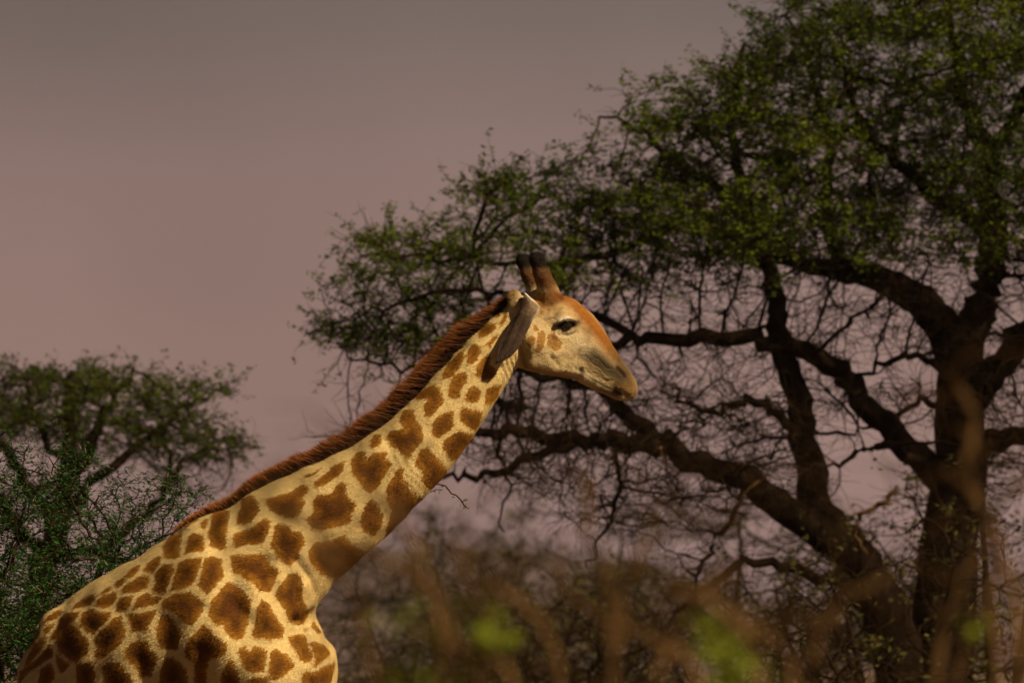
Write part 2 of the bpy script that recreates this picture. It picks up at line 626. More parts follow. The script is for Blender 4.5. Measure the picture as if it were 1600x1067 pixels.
att = [clump_points(crown, D1, 300, 26, 0.30, 0.07, 1.4, rg), clump_points(crown, D1, 300, 3, 0.3, 0.2, 1.6, rg), clump_points([(1000, 180), (1200, 40), (1500, -120), (1800, -60), (1850, 380), (1500, 400), (1250, 420), (1000, 400)], D1, 150, 22, 0.26, 0.12, 1.6, rg),
       clump_points(bare, D1, 230, 12, 0.42, 0.26, 1.0, rg, -0.3), clump_points(sprays[0], D1, 10, 8, 0.2, 0.12, 0.4, rg, -.5),
       clump_points(sprays[1], D1, 14, 8, 0.3, 0.25, 0.5, rg, -.5),
       clump_points([(690, 650), (900, 590), (1250, 620), (1320, 800), (1100, 800), (950, 770), (760, 770)], D1, 190, 11, 0.30, 0.20, 0.7, rg, -.85)]
att = np.vstack(att)


def mask_big(p, rg):
    q = to_px(p)
    line = np.interp(q[:, 0], [450, 700, 900, 1100, 1350, 1600, 1800], [560, 520, 470, 440, 400, 400, 430])
    return (q[:, 1] < line + rg.normal(0, 22, len(q))) & (rg.uniform(0, 1, len(q)) < 0.85)


big, _, _ = build_tree('camelthorn_tree', 'large dark camelthorn tree with spreading crown and long bare low limbs', 'tree', None, PX(1470, 1580, D1) * [1, 1, 0],
           limbs, 2, att, mask_big, 0.075, 1.2, 0.10, 0.15, 90, 0.0035, m_leaf, m_bark, m_twig, 6, (0.040, 0.014), 0.016, rg, 0.02, tw=(2, 0.24, 2), leafkeep=.62, flat=.45, sides=10)

for rows in ([(1400, 764, -.9, .016), (1380, 785, -.9, .018), (1346, 802, -.9, .016), (1340, 838, -.9, .012), (1356, 864, -.9, .006)], [(1346, 802, -.9, .008), (1320, 806, -.9, .004)],
             [(1200, 740, -1.1, .010), (1165, 768, -1.1, .008), (1152, 800, -1.1, .006), (1140, 830, -1.1, .003)], [(1030, 700, -1.3, .007), (1036, 720, -1.3, .006), (1026, 745, -1.3, .003)]):
    q_ = limb_px(rows, D1, 4, .012, rg)
    v, f = tubes(q_[:, :3], q_[:, 3], [list(range(len(q_)))], 6)
    mesh_from('dead_branch', v, f, m_stalk, big)

# ---- flat topped tree far left
rg = np.random.default_rng(5)
D2 = 69.0
L = lambda *rows: limb_px(rows, D2, 5, 0.02, rg)
limbs = [
    L((35, 1560, 0, .16), (40, 1200, 0, .13), (60, 950, 0, .11), (85, 840, 0, .10), (100, 780, 0, .09), (110, 720, 0, .075)),
    L((110, 720, 0, .06), (112, 660, .2, .05), (100, 610, .3, .03), (110, 575, .3, .012)),
    L((105, 750, 0, .055), (140, 700, -.2, .045), (160, 650, -.3, .035), (190, 610, -.4, .02), (215, 580, -.4, .01)),
    L((95, 800, 0, .05), (160, 740, .2, .04), (220, 690, .3, .03), (280, 640, .3, .018), (350, 605, .3, .008)),
    L((90, 820, 0, .05), (40, 760, -.2, .045), (10, 700, -.3, .04), (-40, 640, -.4, .03), (-90, 590, -.4, .015)),
    L((70, 900, 0, .055), (30, 820, .3, .05), (-30, 760, .4, .04), (-120, 700, .5, .03), (-220, 640, .5, .015)),
    L((75, 880, 0, .045), (170, 850, .1, .04), (240, 790, .2, .03), (280, 730, .2, .022), (340, 690, .2, .012), (380, 680, .2, .007)),
    L((270, 745, .2, .022), (262, 700, .1, .018), (250, 660, .1, .010)),
    L((110, 740, 0, .035), (70, 680, .1, .03), (50, 630, .2, .02), (40, 585, .2, .01)),
]
crown2 = [(-300, 640), (-220, 590), (-100, 570), (-30, 575), (30, 570), (80, 580), (140, 562), (170, 585), (200, 580), (225, 605), (270, 600), (345, 590), (375, 604), (330, 630), (290, 640), (330, 670), (380, 680), (400, 715), (340, 730), (280, 740), (200, 720), (120, 700), (30, 690), (-60, 720), (-200, 720)]
att = np.vstack([clump_points(crown2, D2, 105, 22, 0.30, 0.06, 1.1, rg), clump_points(crown2, D2, 160, 3, .3, .15, 1.2, rg),
                 clump_points([(-200, 700), (350, 690), (390, 760), (300, 800), (100, 850), (-150, 850)], D2, 50, 10, .3, .2, .9, rg)])


def mask_left(p, rg):
    q = to_px(p)
    return (q[:, 1] < 705 + rg.normal(0, 20, len(q))) & (rg.uniform(0, 1, len(q)) < 0.8)


build_tree('flat_topped_tree', 'small flat topped thorn tree with olive crown behind the green shrub', 'tree', None, PX(35, 1560, D2) * [1, 1, 0],
           limbs, 1, att, mask_left, 0.08, 1.2, 0.11, 0.2, 80, 0.0035, m_leaf2, m_bark, m_twig, 6, (0.042, 0.015), 0.018, rg, tw=(2, 0.24, 2), leafkeep=.6, flat=.4)


# ---- shrubs
def shrub(name, label, group, x, D, h, w, seed, leaf, twig, nst, ncl, per, leafp, leafcount, leafsize, tip=0.0025, step=0.05, sides=5, shell=0.35, jit=0.28, lowleaf=0.3, clr=0.22, dk=0.07, spread=0.02, bark=None, tw=None, leafkeep=.6, thorn=None, dome=0.45, tufts=0, extra=(), stem=1.0):
    rg = np.random.default_rng(seed)
    bx = np.array([x, D, 0.0])
    limbs = []
    for k in range(nst):
        a = rg.uniform(0, 2 * math.pi)
        e = rg.uniform(0.25, 0.8) * w
        top = bx + [math.cos(a) * e, math.sin(a) * e * 0.8, h * rg.uniform(0.5, 0.85)]
        mid = bx + (top - bx) * 0.5 + [rg.normal(0, .12) - math.cos(a) * e * .15, rg.normal(0, .12), 0.08]
        st = bx + [math.cos(a) * 0.07 * (k > 0), math.sin(a) * 0.07 * (k > 0), -0.05]
        r0 = (0.02 + 0.012 * h * rg.uniform(.6, 1.2)) * stem
        limbs.append(spline(np.array([np.append(st, r0), np.append(mid, r0 * .65), np.append(top, r0 * .3)]), 8))
    for rows in extra:
        limbs.append(limb_px(rows, D, 5, 0.004, rg))
    pts = []
    for rows in extra:
        for r_ in rows[2:]:
            pts.append(PX(r_[0], r_[1], D + r_[2]) + rg.normal(0, .06, (9, 3)))
    for k in range(ncl):
        a = rg.uniform(0, 2 * math.pi)
        rr_ = math.sqrt(rg.uniform(0, 1)) * w
        zt = h * (1 - dome * (rr_ / w) ** 2)
        z = zt * rg.uniform(lowleaf, 1.0) ** shell
        c_ = bx + [rr_ * math.cos(a), rr_ * math.sin(a) * .8, z]
        v = rg.normal(0, 1, (per, 3))
        v /= np.linalg.norm(v, axis=1)[:, None]
        pts.append(c_ + v * rg.uniform(.2, 1, (per, 1)) * np.array([clr, clr, clr * .7]))
    att = np.vstack(pts)
    att = att[att[:, 2] > 0.1]
    low = att[to_px(att)[:, 1] > 930] if tufts else att
    tc_ = low[rg.integers(0, len(low), max(tufts, 1))]

    def lmask(p, r):
        if tufts:
            d = np.min(np.linalg.norm(p[:, None] - tc_[None], axis=2), axis=1)
            return (d < leafp * r.uniform(.5, 1.2, len(p)))
        return r.uniform(0, 1, len(p)) < leafp
    return build_tree(name, label, 'shrub', group, tuple(bx), limbs, 0, att, lmask,
                      step, 1.5, dk, jit, 80, tip, leaf, bark or twig, twig, leafcount, leafsize, spread, rg, 0.0, sides, tw=tw, leafkeep=leafkeep, thorn=thorn)


# green thorn shrub beside the giraffe, sharp in the picture
_, spos, srr = shrub('green_thorn_shrub', 'dense green thorn shrub with pale bare twigs growing beside the giraffe', None, PX(70, 0, 43)[0], 43.2, 3.36, 1.25, 11, m_leaf3, m_twig, 10, 300, 14, .8, 4, (0.024, 0.008), step=0.045, spread=.014, shell=.5, tw=(2, .14, 1), leafkeep=.68, thorn=m_paletwig, dome=.22)

rg = np.random.default_rng(77)
Ds = 40.9
tl_ = [limb_px([(420, 1640, 0, .016), (410, 1300, 0, .013), (400, 1000, .0, .010), (450, 870, 0, .008), (550, 800, 0, .006), (630, 768, 0, .004)], Ds, 6, .004, rg),
       limb_px([(630, 768, 0, .0035), (662, 756, 0, .0030), (690, 757, 0, .0028), (712, 773, 0, .0024), (722, 784, 0, .002), (729, 793, 0, .0014)], Ds, 4, .003, rg),
       limb_px([(640, 764, 0, .0022), (672, 767, 0, .002), (690, 764, 0, .0012)], Ds, 4, .002, rg),
       limb_px([(722, 784, 0, .0018), (730, 780, 0, .001)], Ds, 3, .001, rg)]
sap = thing('thorn_sapling', tuple(tl_[0][0, :3] * [1, 1, 0]), 'thin pale thorny twig of a sapling poking out below the giraffe neck', 'sapling')
for k_, q_ in enumerate(tl_):
    q_[:, 3] = np.minimum(q_[:, 3], [.016, .0034, .0022, .0018][k_])
    v, f = tubes(q_[:, :3], q_[:, 3], [list(range(len(q_)))], 5)
    mesh_from('stem' if k_ == 0 else 'twig', v, f, m_drytwig, sap)
v, f, inn = twiglets(np.vstack([q_[:, :3] for q_ in tl_[1:]]), rg.normal(0, 1, (sum(len(q_) for q_ in tl_[1:]), 3)), 1, .022, .0010, rg, .03)
o = mesh_from('thorns', v, f, m_drytwig, sap)
o['kind'] = 'stuff'
lv, lf, sh = leaves(np.vstack([q_[::2, :3] for q_ in tl_[1:]]), 2, .006, .014, .008, rg)
o = mesh_from('foliage', lv, lf, m_leaf4, sap, smooth=False)
o['kind'] = 'stuff'
fattr(o, 'shade', sh)

# bushes in the blurred middle distance
MID = [
    ('olive scrub bush with yellowish top standing against the hazy hill', 838, 92, 3.45, 1.3, 31, .6),
    ('low dark scrub bush behind the giraffe chest', 610, 84, 2.85, 1.7, 32, .45),
    ('brown half bare scrub bush below the long low limb', 1010, 80, 3.3, 1.6, 33, .3),
    ('olive scrub bush under the arching low limb', 1150, 98, 4.4, 1.9, 34, .55),
    ('dark scrub bush at the foot of the camelthorn', 1290, 72, 3.5, 1.4, 35, .3),
    ('tall dense scrub bush crowding the camelthorn trunk', 1570, 68, 4.3, 1.5, 36, .4),
    ('small round scrub bush between the chest and the hill', 720, 110, 3.1, 1.6, 37, .5),
    ('pale far scrub bush in front of the hill by the neck', 655, 125, 4.4, 1.9, 51, .5),
    ('far olive scrub bush in front of the hill below the twig', 760, 130, 4.6, 2.1, 52, .5),
    ('far brown scrub bush in front of the hill below the limb', 905, 120, 4.5, 2.0, 53, .4),
    ('dark scrub bush leaning on the camelthorn fork', 1430, 58.5, 3.5, 1.1, 38, .2),
    ('bare brown thicket before the forked trunk', 1250, 56, 2.75, 1.1, 39, .12),
    ('bare brown thicket beside the scrub under the limb', 940, 66, 2.75, 1.2, 40, .15),
]
for lab, px, D, h, w, sd, lp in MID:
    shrub('scrub_bush', lab, 'blurred scrub in the middle distance', PX(px, 0, D)[0], D, h, w, sd, m_leaf5, m_twig, 7, 85, 10, lp, 4, (0.055, 0.026), tip=.004, step=.08, clr=.28, dk=.1, spread=.035, tw=(1, .3, 1), leafkeep=.4, dome=.3)

# blurred dry bushes close to the camera
FORE = [
    ('dry bush with arching tan branches and leaf tufts below the giraffe chest', 640, 15.5, 2.44, 0.22, 41, .06,
     [[(760, 1300, 0, .014), (722, 1060, 0, .013), (692, 960, 0, .011), (625, 885, 0, .008), (560, 850, 0, .004)], [(890, 1300, 0, .013), (800, 1067, 0, .012), (722, 1010, .1, .009), (640, 985, .1, .004)],
      [(600, 1300, 0, .004), (575, 1010, 0, .0035), (530, 890, .05, .003), (470, 815, .1, .002), (430, 800, .1, .0015)], [(650, 1300, 0, .004), (690, 1000, 0, .0035), (650, 860, 0, .003), (600, 790, 0, .002), (560, 765, 0, .0015)], [(690, 1300, 0, .006), (760, 1020, 0, .005), (745, 920, 0, .004), (705, 840, 0, .002)]]),
    ('dry bush with crossing tan branches and yellow tufts under the low limb', 860, 16.5, 2.48, 0.22, 42, .065,
     [[(900, 1300, 0, .013), (872, 1050, 0, .012), (832, 960, 0, .009), (760, 905, 0, .004)], [(1010, 1300, 0, .013), (1090, 1060, 0, .012), (1000, 990, 0, .009), (920, 955, 0, .005), (860, 880, 0, .003)],
      [(960, 1300, 0, .009), (955, 950, 0, .008), (925, 850, 0, .005), (905, 740, 0, .002)], [(930, 1200, 0, .007), (975, 930, 0, .005), (1020, 830, 0, .002)]]),
    ('dry bush with green tufts and a leaning branch before the camelthorn limb', 1080, 15.0, 2.46, 0.22, 43, .065,
     [[(1150, 1300, 0, .012), (1180, 1050, 0, .011), (1130, 960, 0, .008), (1050, 925, 0, .004)], [(1040, 1300, 0, .010), (1020, 1080, 0, .009), (1060, 980, 0, .006), (1120, 900, 0, .003)]]),
    ('sparse dry bush with bent branches before the forked trunk', 1300, 16.0, 2.44, 0.2, 44, .05,
     [[(1300, 1300, 0, .010), (1262, 1060, 0, .009), (1300, 960, 0, .006), (1385, 900, 0, .003)], [(1240, 1300, 0, .010), (1228, 1040, 0, .008), (1160, 950, 0, .004)]]),
    ('sparse dry bush with long orange brown branches before the camelthorn trunk', 1540, 17.0, 2.44, 0.2, 45, .05,
     [[(1520, 1300, 0, .010), (1490, 1067, 0, .009), (1520, 960, 0, .006), (1560, 880, 0, .003)], [(1440, 1300, 0, .012), (1470, 1000, 0, .011), (1525, 860, 0, .009), (1560, 780, 0, .007), (1640, 730, 0, .004)], [(1560, 1100, 0, .0045), (1545, 850, .05, .004), (1510, 740, 0, .003), (1520, 650, .05, .0022), (1490, 590, 0, .0012)], [(1600, 1100, 0, .0045), (1575, 900, .05, .004), (1530, 790, 0, .003), (1480, 740, .05, .0015)]]),
]
for lab, px, D, h, w, sd, lp, ex in FORE:
    D = D * 0.76
    ex = [[(a, b_, c_, r_ * (.48 if r_ > .0045 else 1)) for a, b_, c_, r_ in rows] for rows in ex]
    shrub('dry_bush', lab, 'dry bushes close to the camera', PX(px, 0, D)[0], D, h, w, sd, m_leaf4, m_drytwig, 5, 48 if px < 1200 else 22, 8, lp, 5, (0.026, 0.013), tip=.0016, step=.03, stem=.15, clr=.08, dk=.035, spread=.014, shell=1.0, lowleaf=.82, dome=.10, tw=(1, .08, 1), leafkeep=.7, tufts=7, extra=ex, bark=m_stalk)


# ------------------------------------------------------------------ the giraffe
GD = 40.0
HEAD_YAW = math.radians(17)
BODY = math.radians(36)
fwd = np.array([math.cos(BODY), -math.sin(BODY), 0])
nearside = np.array([-math.sin(BODY), -math.cos(BODY), 0])
hlat = np.array([math.sin(HEAD_YAW), -math.cos(HEAD_YAW), 0])
UPV = np.array([0, 0, 1.0])


def G(px, py, y=0.0):
    return PX(px, py, GD + y)


def axis_steps(segs):
    out = []
    for a, b_, st in segs:
        out.append(np.arange(a, b_, st))
    return np.concatenate(out)


gxs = axis_steps([(-2.30, -0.10, .0100), (-0.10, 0.60, .0050)])
gys = axis_steps([(-0.95, -0.45, .015), (-0.45, 0.10, .009), (0.10, 1.75, .018)]) + GD
gzs = axis_steps([(-0.05, 1.85, .030), (1.85, 3.42, .0100), (3.42, 4.16, .0050)])
fld = np.full((len(gxs), len(gys), len(gzs)), 0.5, dtype=np.float32)
X32, Y32, Z32 = (a.astype(np.float32) for a in (gxs, gys, gzs))


def window(lo, hi):
    s = []
    for a, l, h in zip((gxs, gys, gzs), lo, hi):
        i0, i1 = max(np.searchsorted(a, l) - 1, 0), min(np.searchsorted(a, h) + 1, len(a))
        s.append(slice(i0, i1))
    return tuple(s)


def cone_dist(w, p0, p1, r0, r1, dirn, k0, k1):
    x = X32[w[0]][:, None, None] - np.float32(p0[0])
    y = Y32[w[1]][None, :, None] - np.float32(p0[1])
    z = Z32[w[2]][None, None, :] - np.float32(p0[2])
    ax = (p1 - p0).astype(np.float32)
    l2 = float(ax @ ax) + 1e-9
    t = np.clip((x * ax[0] + y * ax[1] + z * ax[2]) / l2, 0, 1)
    dx, dy, dz = x - t * ax[0], y - t * ax[1], z - t * ax[2]
    q = dx * dx + dy * dy + dz * dz
    if dirn is not None:
        e = dx * np.float32(dirn[0]) + dy * np.float32(dirn[1]) + dz * np.float32(dirn[2])
        k = k0 + t * (k1 - k0)
        q = q + (k * k - 1) * e * e
    return np.sqrt(np.maximum(q, 0)) - (r0 + t * (r1 - r0))


def blend(w, d, k):
    a = fld[w]
    if k <= 0:
        fld[w] = np.minimum(a, d)
    else:
        h = np.maximum(k - np.abs(a - d), 0) / k
        fld[w] = np.minimum(a, d) - h * h * k * 0.25


def carve(w, d, k):
    a = fld[w]
    h = np.maximum(k - np.abs(a + d), 0) / k
    fld[w] = np.maximum(a, -d) + h * h * k * 0.25


def seg(p0, p1, r0, r1, k=0.03, dirn=None, k0=1.0, k1=1.0, op=blend):
    p0, p1 = np.asarray(p0, float), np.asarray(p1, float)
    kk = min(k0, k1, 1.0)
    m = max(r0, r1) / kk + k + 0.03
    w = window(np.minimum(p0, p1) - m, np.maximum(p0, p1) + m)
    op(w, cone_dist(w, p0, p1, r0, r1, dirn, k0, k1).astype(np.float32), k)


def chain(rows, k=0.03, dirs=None, sub=5):
    """rows: xyz, r, kfactor ; all pieces joined first, then blended in"""
    s = spline(np.array(rows, float), sub)
    dsp = spline(np.array(dirs, float), sub) if dirs is not None else None
    rmax = (s[:, 3] / np.minimum(s[:, 4], 1)).max() + k + 0.03
    W = window(s[:, :3].min(0) - rmax, s[:, :3].max(0) + rmax)
    tmp = np.full(tuple(x.stop - x.start for x in W), 0.5, dtype=np.float32)
    for i in range(len(s) - 1):
        m = max(s[i, 3] / min(s[i, 4], 1), s[i + 1, 3] / min(s[i + 1, 4], 1)) + k + 0.03
        w = window(np.minimum(s[i, :3], s[i + 1, :3]) - m, np.maximum(s[i, :3], s[i + 1, :3]) + m)
        d = None if dsp is None else dsp[i] / np.linalg.norm(dsp[i])
        v = cone_dist(w, s[i, :3], s[i + 1, :3], s[i, 3], s[i + 1, 3], d, s[i, 4], s[i + 1, 4])
        ww = tuple(slice(a.start - b_.start, a.stop - b_.start) for a, b_ in zip(w, W))
        c_ = tmp[ww]
        h = np.maximum(0.02 - np.abs(c_ - v), 0) / 0.02
        tmp[ww] = np.minimum(c_, v) - h * h * 0.02 * 0.25
    blend(W, tmp, k)


def row(p, r, k=1.0):
    return [*p, r, k]


# trunk (half width, half height)
tr = [(440, 1050, -.18, .21, .27), (392, 1020, -.09, .27, .45), (330, 1018, .02, .33, .50), (250, 1040, .18, .365, .46), (175, 1068, .33, .325, .42), (124, 1098, .44, .235, .365)]
chain([row(G(a, b_, y), rw, rw / rh) for a, b_, y, rw, rh in tr], 0.05, [UPV] * len(tr))
# neck: half thickness in the plane of the neck, half width across
nk = [(372, 900, -.05, .27, .20), (418, 872, -.09, .262, .19), (462, 838, -.12, .250, .175), (541, 788, -.17, .208, .145), (604, 741, -.19, .174, .125), (656, 694, -.20, .156, .112), (707, 634, -.205, .136, .10), (750, 578, -.21, .118, .09), (786, 533, -.21, .10, .082), (812, 508, -.205, .09, .078)]
dl = [nearside * (1 - t) + np.array([0, -1.0, 0]) * t for t in (0, .15, .35, .7, .9, 1, 1, 1, 1, 1)]
chain([row(G(a, b_, y), r, r / w) for a, b_, y, r, w in nk], 0.06, dl)
# withers, scapula, shoulder and breast muscle
seg(G(325, 858, .02), G(275, 905, .12), .11, .12, .10)
seg(G(345, 900, -.05) + nearside * .13, G(375, 1000, -.10) + nearside * .17, .08, .11, .14)
seg(G(375, 1000, -.10) + nearside * .17, G(440, 1050, -.22) + nearside * .10, .11, .13, .10)
seg(G(345, 900, -.05) - nearside * .15, G(375, 1000, -.10) - nearside * .19, .08, .11, .12)
seg(G(438, 1060, -.15) + nearside * .085, G(425, 1160, -.15) + nearside * .09, .145, .15, .03)
seg(G(455, 1036, -.10) - nearside * .10, G(450, 1140, -.10) - nearside * .11, .135, .14, .012)
seg(G(466, 882, -.17), G(446, 915, -.19), .13, .13, .06)                      # base of the throat
seg(G(480, 900, -.19), G(458, 935, -.21), .075, .07, .05)
seg(G(430, 920, -.2) + nearside * .12, G(450, 985, -.22) + nearside * .12, .07, .075, .06)
# creases
seg(G(316, 1040, -.0) + nearside * .345, G(320, 1130, -.0) + nearside * .345, .006, .03, .05, op=carve)
seg(G(480, 970, -.24) + nearside * .09, G(496, 967, -.22), .012, .030, .03, op=carve)
seg(G(498, 968, -.22), G(520, 964, -.2) - nearside * .2, .044, .046, .03, op=carve)
# hip and haunch
seg(G(124, 978, .42) + nearside * .17, G(130, 1005, .42) + nearside * .19, .045, .05, .09)
seg(G(110, 1060, .44) + nearside * .10, G(115, 1250, .42) + nearside * .16, .15, .13, .10)
seg(G(120, 1060, .44) - nearside * .10, G(130, 1250, .42) - nearside * .16, .15, .13, .10)
# legs to the ground
for sgn in (1, -1):
    a0 = G(372, 1150, -.08) + nearside * .17 * sgn
    st = 0.18 * sgn
    kne = np.array([a0[0], a0[1], 0.98]) + fwd * (.02 + st)
    fet = np.array([a0[0], a0[1], 0.24]) + fwd * (.0 + st * 1.3)
    hof = np.array([a0[0], a0[1], 0.05]) + fwd * (.05 + st * 1.3)
    for p, q, r, s_ in ((a0, a0 * .5 + kne * .5 + fwd * -.03, .14, .095), (a0 * .5 + kne * .5 + fwd * -.03, kne, .095, .075), (kne, kne * .6 + fet * .4, .075, .05), (kne * .6 + fet * .4, fet, .05, .055), (fet, hof, .055, .075)):
        seg(p, q, r, s_, .04)
    b0 = G(122, 1180, .42) + nearside * .16 * sgn
    st = -0.16 * sgn
    stf = np.array([b0[0], b0[1], 1.45]) + fwd * (.20 + st * .5)
    hok = np.array([b0[0], b0[1], 0.90]) + fwd * (-.10 + st)
    fet = np.array([b0[0], b0[1], 0.24]) + fwd * (-.04 + st)
    hof = np.array([b0[0], b0[1], 0.05]) + fwd * (.02 + st)
    for p, q, r, s_ in ((b0, stf, .18, .13), (stf, hok, .12, .065), (hok, hok * .5 + fet * .5, .065, .05), (hok * .5 + fet * .5, fet, .05, .055), (fet, hof, .055, .075)):
        seg(p, q, r, s_, .04)

# head
HY = -.205


def H(px, py, lat=0.0):
    """a point of the head: picture place on the middle plane of the head, then lat towards the near cheek"""
    px = px - abs(lat) * math.sin(HEAD_YAW) * 370.0
    y = HY + (px - 815) / 370.0 * math.tan(HEAD_YAW)
    return G(px, py, y) + hlat * lat


hd = [(824, 522, .120, .086), (846, 521, .148, .096), (868, 524, .154, .096), (889, 531, .140, .088), (905, 543, .121, .074), (923, 557, .097, .058), (940, 572, .080, .050), (954, 586, .068, .047), (968, 599, .055, .046), (978, 607, .042, .043)]
chain([row(H(a, b_), r, r / w) for a, b_, r, w in hd], 0.035, [hlat] * len(hd))
seg(H(975, 600), H(984, 611), .042, .026, .02, hlat, 1.0, .75)                  # upper lip
seg(H(940, 600), H(966, 611), .028, .026, .02, hlat, .8, .8)                     # lower lip
seg(H(860, 472), H(888, 480), .040, .036, .035, hlat, 1.0, 1.0)                  # forehead boss
seg(H(820, 476), H(845, 468), .045, .045, .04, hlat, .8, .8)                     # crown
for s_ in (1, -1):
    seg(H(884, 503, .070 * s_), H(884, 503, .072 * s_), .058, .058, .03)          # orbit
    seg(H(864, 498, .085 * s_), H(880, 490, .094 * s_), .022, .024, .025)         # brow
    seg(H(880, 490, .094 * s_), H(902, 497, .078 * s_), .024, .016, .02)
    seg(H(836, 538, .058 * s_), H(858, 548, .056 * s_), .062, .056, .03)          # cheek muscle
    seg(H(866, 524, .088 * s_), H(908, 540, .058 * s_), .018, .018, .02)         # cheek bone
    seg(H(832, 562, .05 * s_), H(895, 577, .035 * s_), .040, .032, .03)           # jaw
    seg(H(890, 563, .055 * s_), H(908, 570, .052 * s_), .030, .022, .018)
    seg(H(915, 588, .042 * s_), H(950, 606, .040 * s_), .022, .022, .012)          # lower lip side
    seg(H(925, 575, .046 * s_), H(970, 602, .044 * s_), .024, .024, .012)          # upper lip side           # soft cheek
    seg(H(965, 578, .030 * s_), H(978, 594, .030 * s_), .028, .025, .015)         # nostril rim
    seg(H(804, 463, .045 * s_), H(806, 470, .045 * s_), .030, .034, .025)         # ear root
seg(H(885, 508, .128), H(885, 508, .128), .026, .026, .010, op=carve)
seg(H(877, 508, .126), H(893, 507, .126), .020, .020, .010, op=carve)
seg(H(886, 507.5, -.128), H(886, 507.5, -.128), .026, .026, .010, op=carve)
for s_ in (1, -1):
    up_ = [(869, 508, .118), (875, 503, .127), (883, 500, .132), (891, 501, .128), (899, 505, .117)]
    lo_ = [(869, 509, .118), (876, 514, .126), (885, 516.5, .127), (893, 513.5, .122), (900, 506, .114)]
    for ch, r in ((up_, .0095),):
        for (a, b_, l), (a2, b2, l2) in zip(ch[:-1], ch[1:]):
            seg(H(a, b_, l * s_), H(a2, b2, l2 * s_), r, r, .008)
    seg(H(964, 573, .062 * s_), H(975, 586, .060 * s_), .009, .011, .006, op=carve)  # nostril
    mo = [(907, 578, .068), (918, 587, .069), (936, 597.5, .068), (955, 607, .066), (972, 616, .058), (981, 619, .035)]
    for (a, b_, l), (a2, b2, l2) in zip(mo[:-1], mo[1:]):
        seg(H(a, b_, l * s_), H(a2, b2, l2 * s_), .0095, .0095, .005, op=carve)
    seg(H(812, 520, .098 * s_), H(816, 566, .09 * s_), .012, .016, .03, op=carve)     # groove behind the cheek
# ossicones
for tip_, mid_, bs_ in (((839, 407, .095), (846, 428, .085), (860, 464, .055)), ((839, 407, -.095), (846, 428, -.085), (860, 464, -.055))):
    seg(H(*bs_), H(*mid_), .048, .033, .03)
    seg(H(*mid_), H(*tip_), .033, .030, .015)
    seg(H(tip_[0] - 2, tip_[1] - 1, tip_[2]), H(tip_[0] + 3, tip_[1] - 2, tip_[2]), .028, .026, .01)


def surface_nets(f):
    s = f < 0
    nx, ny, nz = f.shape
    cs = np.zeros((nx - 1, ny - 1, nz - 1), dtype=np.uint8)
    for i in (0, 1):
        for j in (0, 1):
            for k in (0, 1):
                cs += s[i:nx - 1 + i, j:ny - 1 + j, k:nz - 1 + k]
    I, J, K = np.nonzero((cs > 0) & (cs < 8))
    idx = np.full(cs.shape, -1, dtype=np.int32)
    idx[I, J, K] = np.arange(len(I))
    acc = np.zeros((len(I), 3))
    cnt = np.zeros(len(I))
    corners = [(i, j, k) for i in (0, 1) for j in (0, 1) for k in (0, 1)]
    for a in corners:
        for ax in range(3):
            if a[ax] == 1:
                continue
            b_ = list(a)
            b_[ax] = 1
            fa = f[I + a[0], J + a[1], K + a[2]]
            fb = f[I + b_[0], J + b_[1], K + b_[2]]
            m = (fa < 0) != (fb < 0)
            t = np.where(m, fa / np.where(fa == fb, 1, fa - fb), 0)
            pa = np.stack([gxs[I + a[0]], gys[J + a[1]], gzs[K + a[2]]], 1)
            pb = np.stack([gxs[I + b_[0]], gys[J + b_[1]], gzs[K + b_[2]]], 1)
            acc += np.where(m[:, None], pa + t[:, None] * (pb - pa), 0)
            cnt += m
    V = acc / cnt[:, None]
    Q = []
    for ax in range(3):
        sl0 = [slice(None)] * 3
        sl1 = [slice(None)] * 3
        sl0[ax] = slice(0, -1)
        sl1[ax] = slice(1, None)
        a, b_ = s[tuple(sl0)], s[tuple(sl1)]
        e = np.stack(np.nonzero(a != b_), 1)
        o1, o2 = [q for q in range(3) if q != ax]
        e = e[(e[:, o1] > 0) & (e[:, o2] > 0) & (e[:, o1] < f.shape[o1] - 1) & (e[:, o2] < f.shape[o2] - 1)]
        quad = []
        for d1, d2 in ((0, 0), (1, 0), (1, 1), (0, 1)):
            c_ = e.copy()
            c_[:, o1] -= d1
            c_[:, o2] -= d2
            quad.append(idx[c_[:, 0], c_[:, 1], c_[:, 2]])
        quad = np.stack(quad, 1)
        ins = a[e[:, 0], e[:, 1], e[:, 2]]
        flip = ins if ax != 1 else ~ins
        quad[~flip] = quad[~flip][:, ::-1]
        Q.append(quad)
    return V, np.vstack(Q)


GV, GF = surface_nets(fld)
del fld


def relax(V, Fq, it, lam):
    e = np.vstack([Fq[:, [0, 1]], Fq[:, [1, 2]], Fq[:, [2, 3]], Fq[:, [3, 0]]])
    for _ in range(it):
        acc = np.zeros_like(V)
        for c_ in range(3):
            acc[:, c_] = np.bincount(e[:, 0], V[e[:, 1], c_], len(V)) + np.bincount(e[:, 1], V[e[:, 0], c_], len(V))
        n_ = np.bincount(e[:, 0], minlength=len(V)) + np.bincount(e[:, 1], minlength=len(V))
        V = V + lam * (acc / np.maximum(n_, 1)[:, None] - V)
    return V


GV = relax(GV, GF, 3, 0.5)


def vnormals(V, Fq):
    fn = np.cross(V[Fq[:, 2]] - V[Fq[:, 0]], V[Fq[:, 3]] - V[Fq[:, 1]])
    N = np.zeros_like(V)
    for c_ in range(3):
        for k in range(4):
            N[:, c_] += np.bincount(Fq[:, k], fn[:, c_], len(V))
    return N / (np.linalg.norm(N, axis=1)[:, None] + 1e-12)


GN = vnormals(GV, GF)
# ---- skin relief: throat folds, muzzle wrinkles, loose skin
gp = to_px(GV)


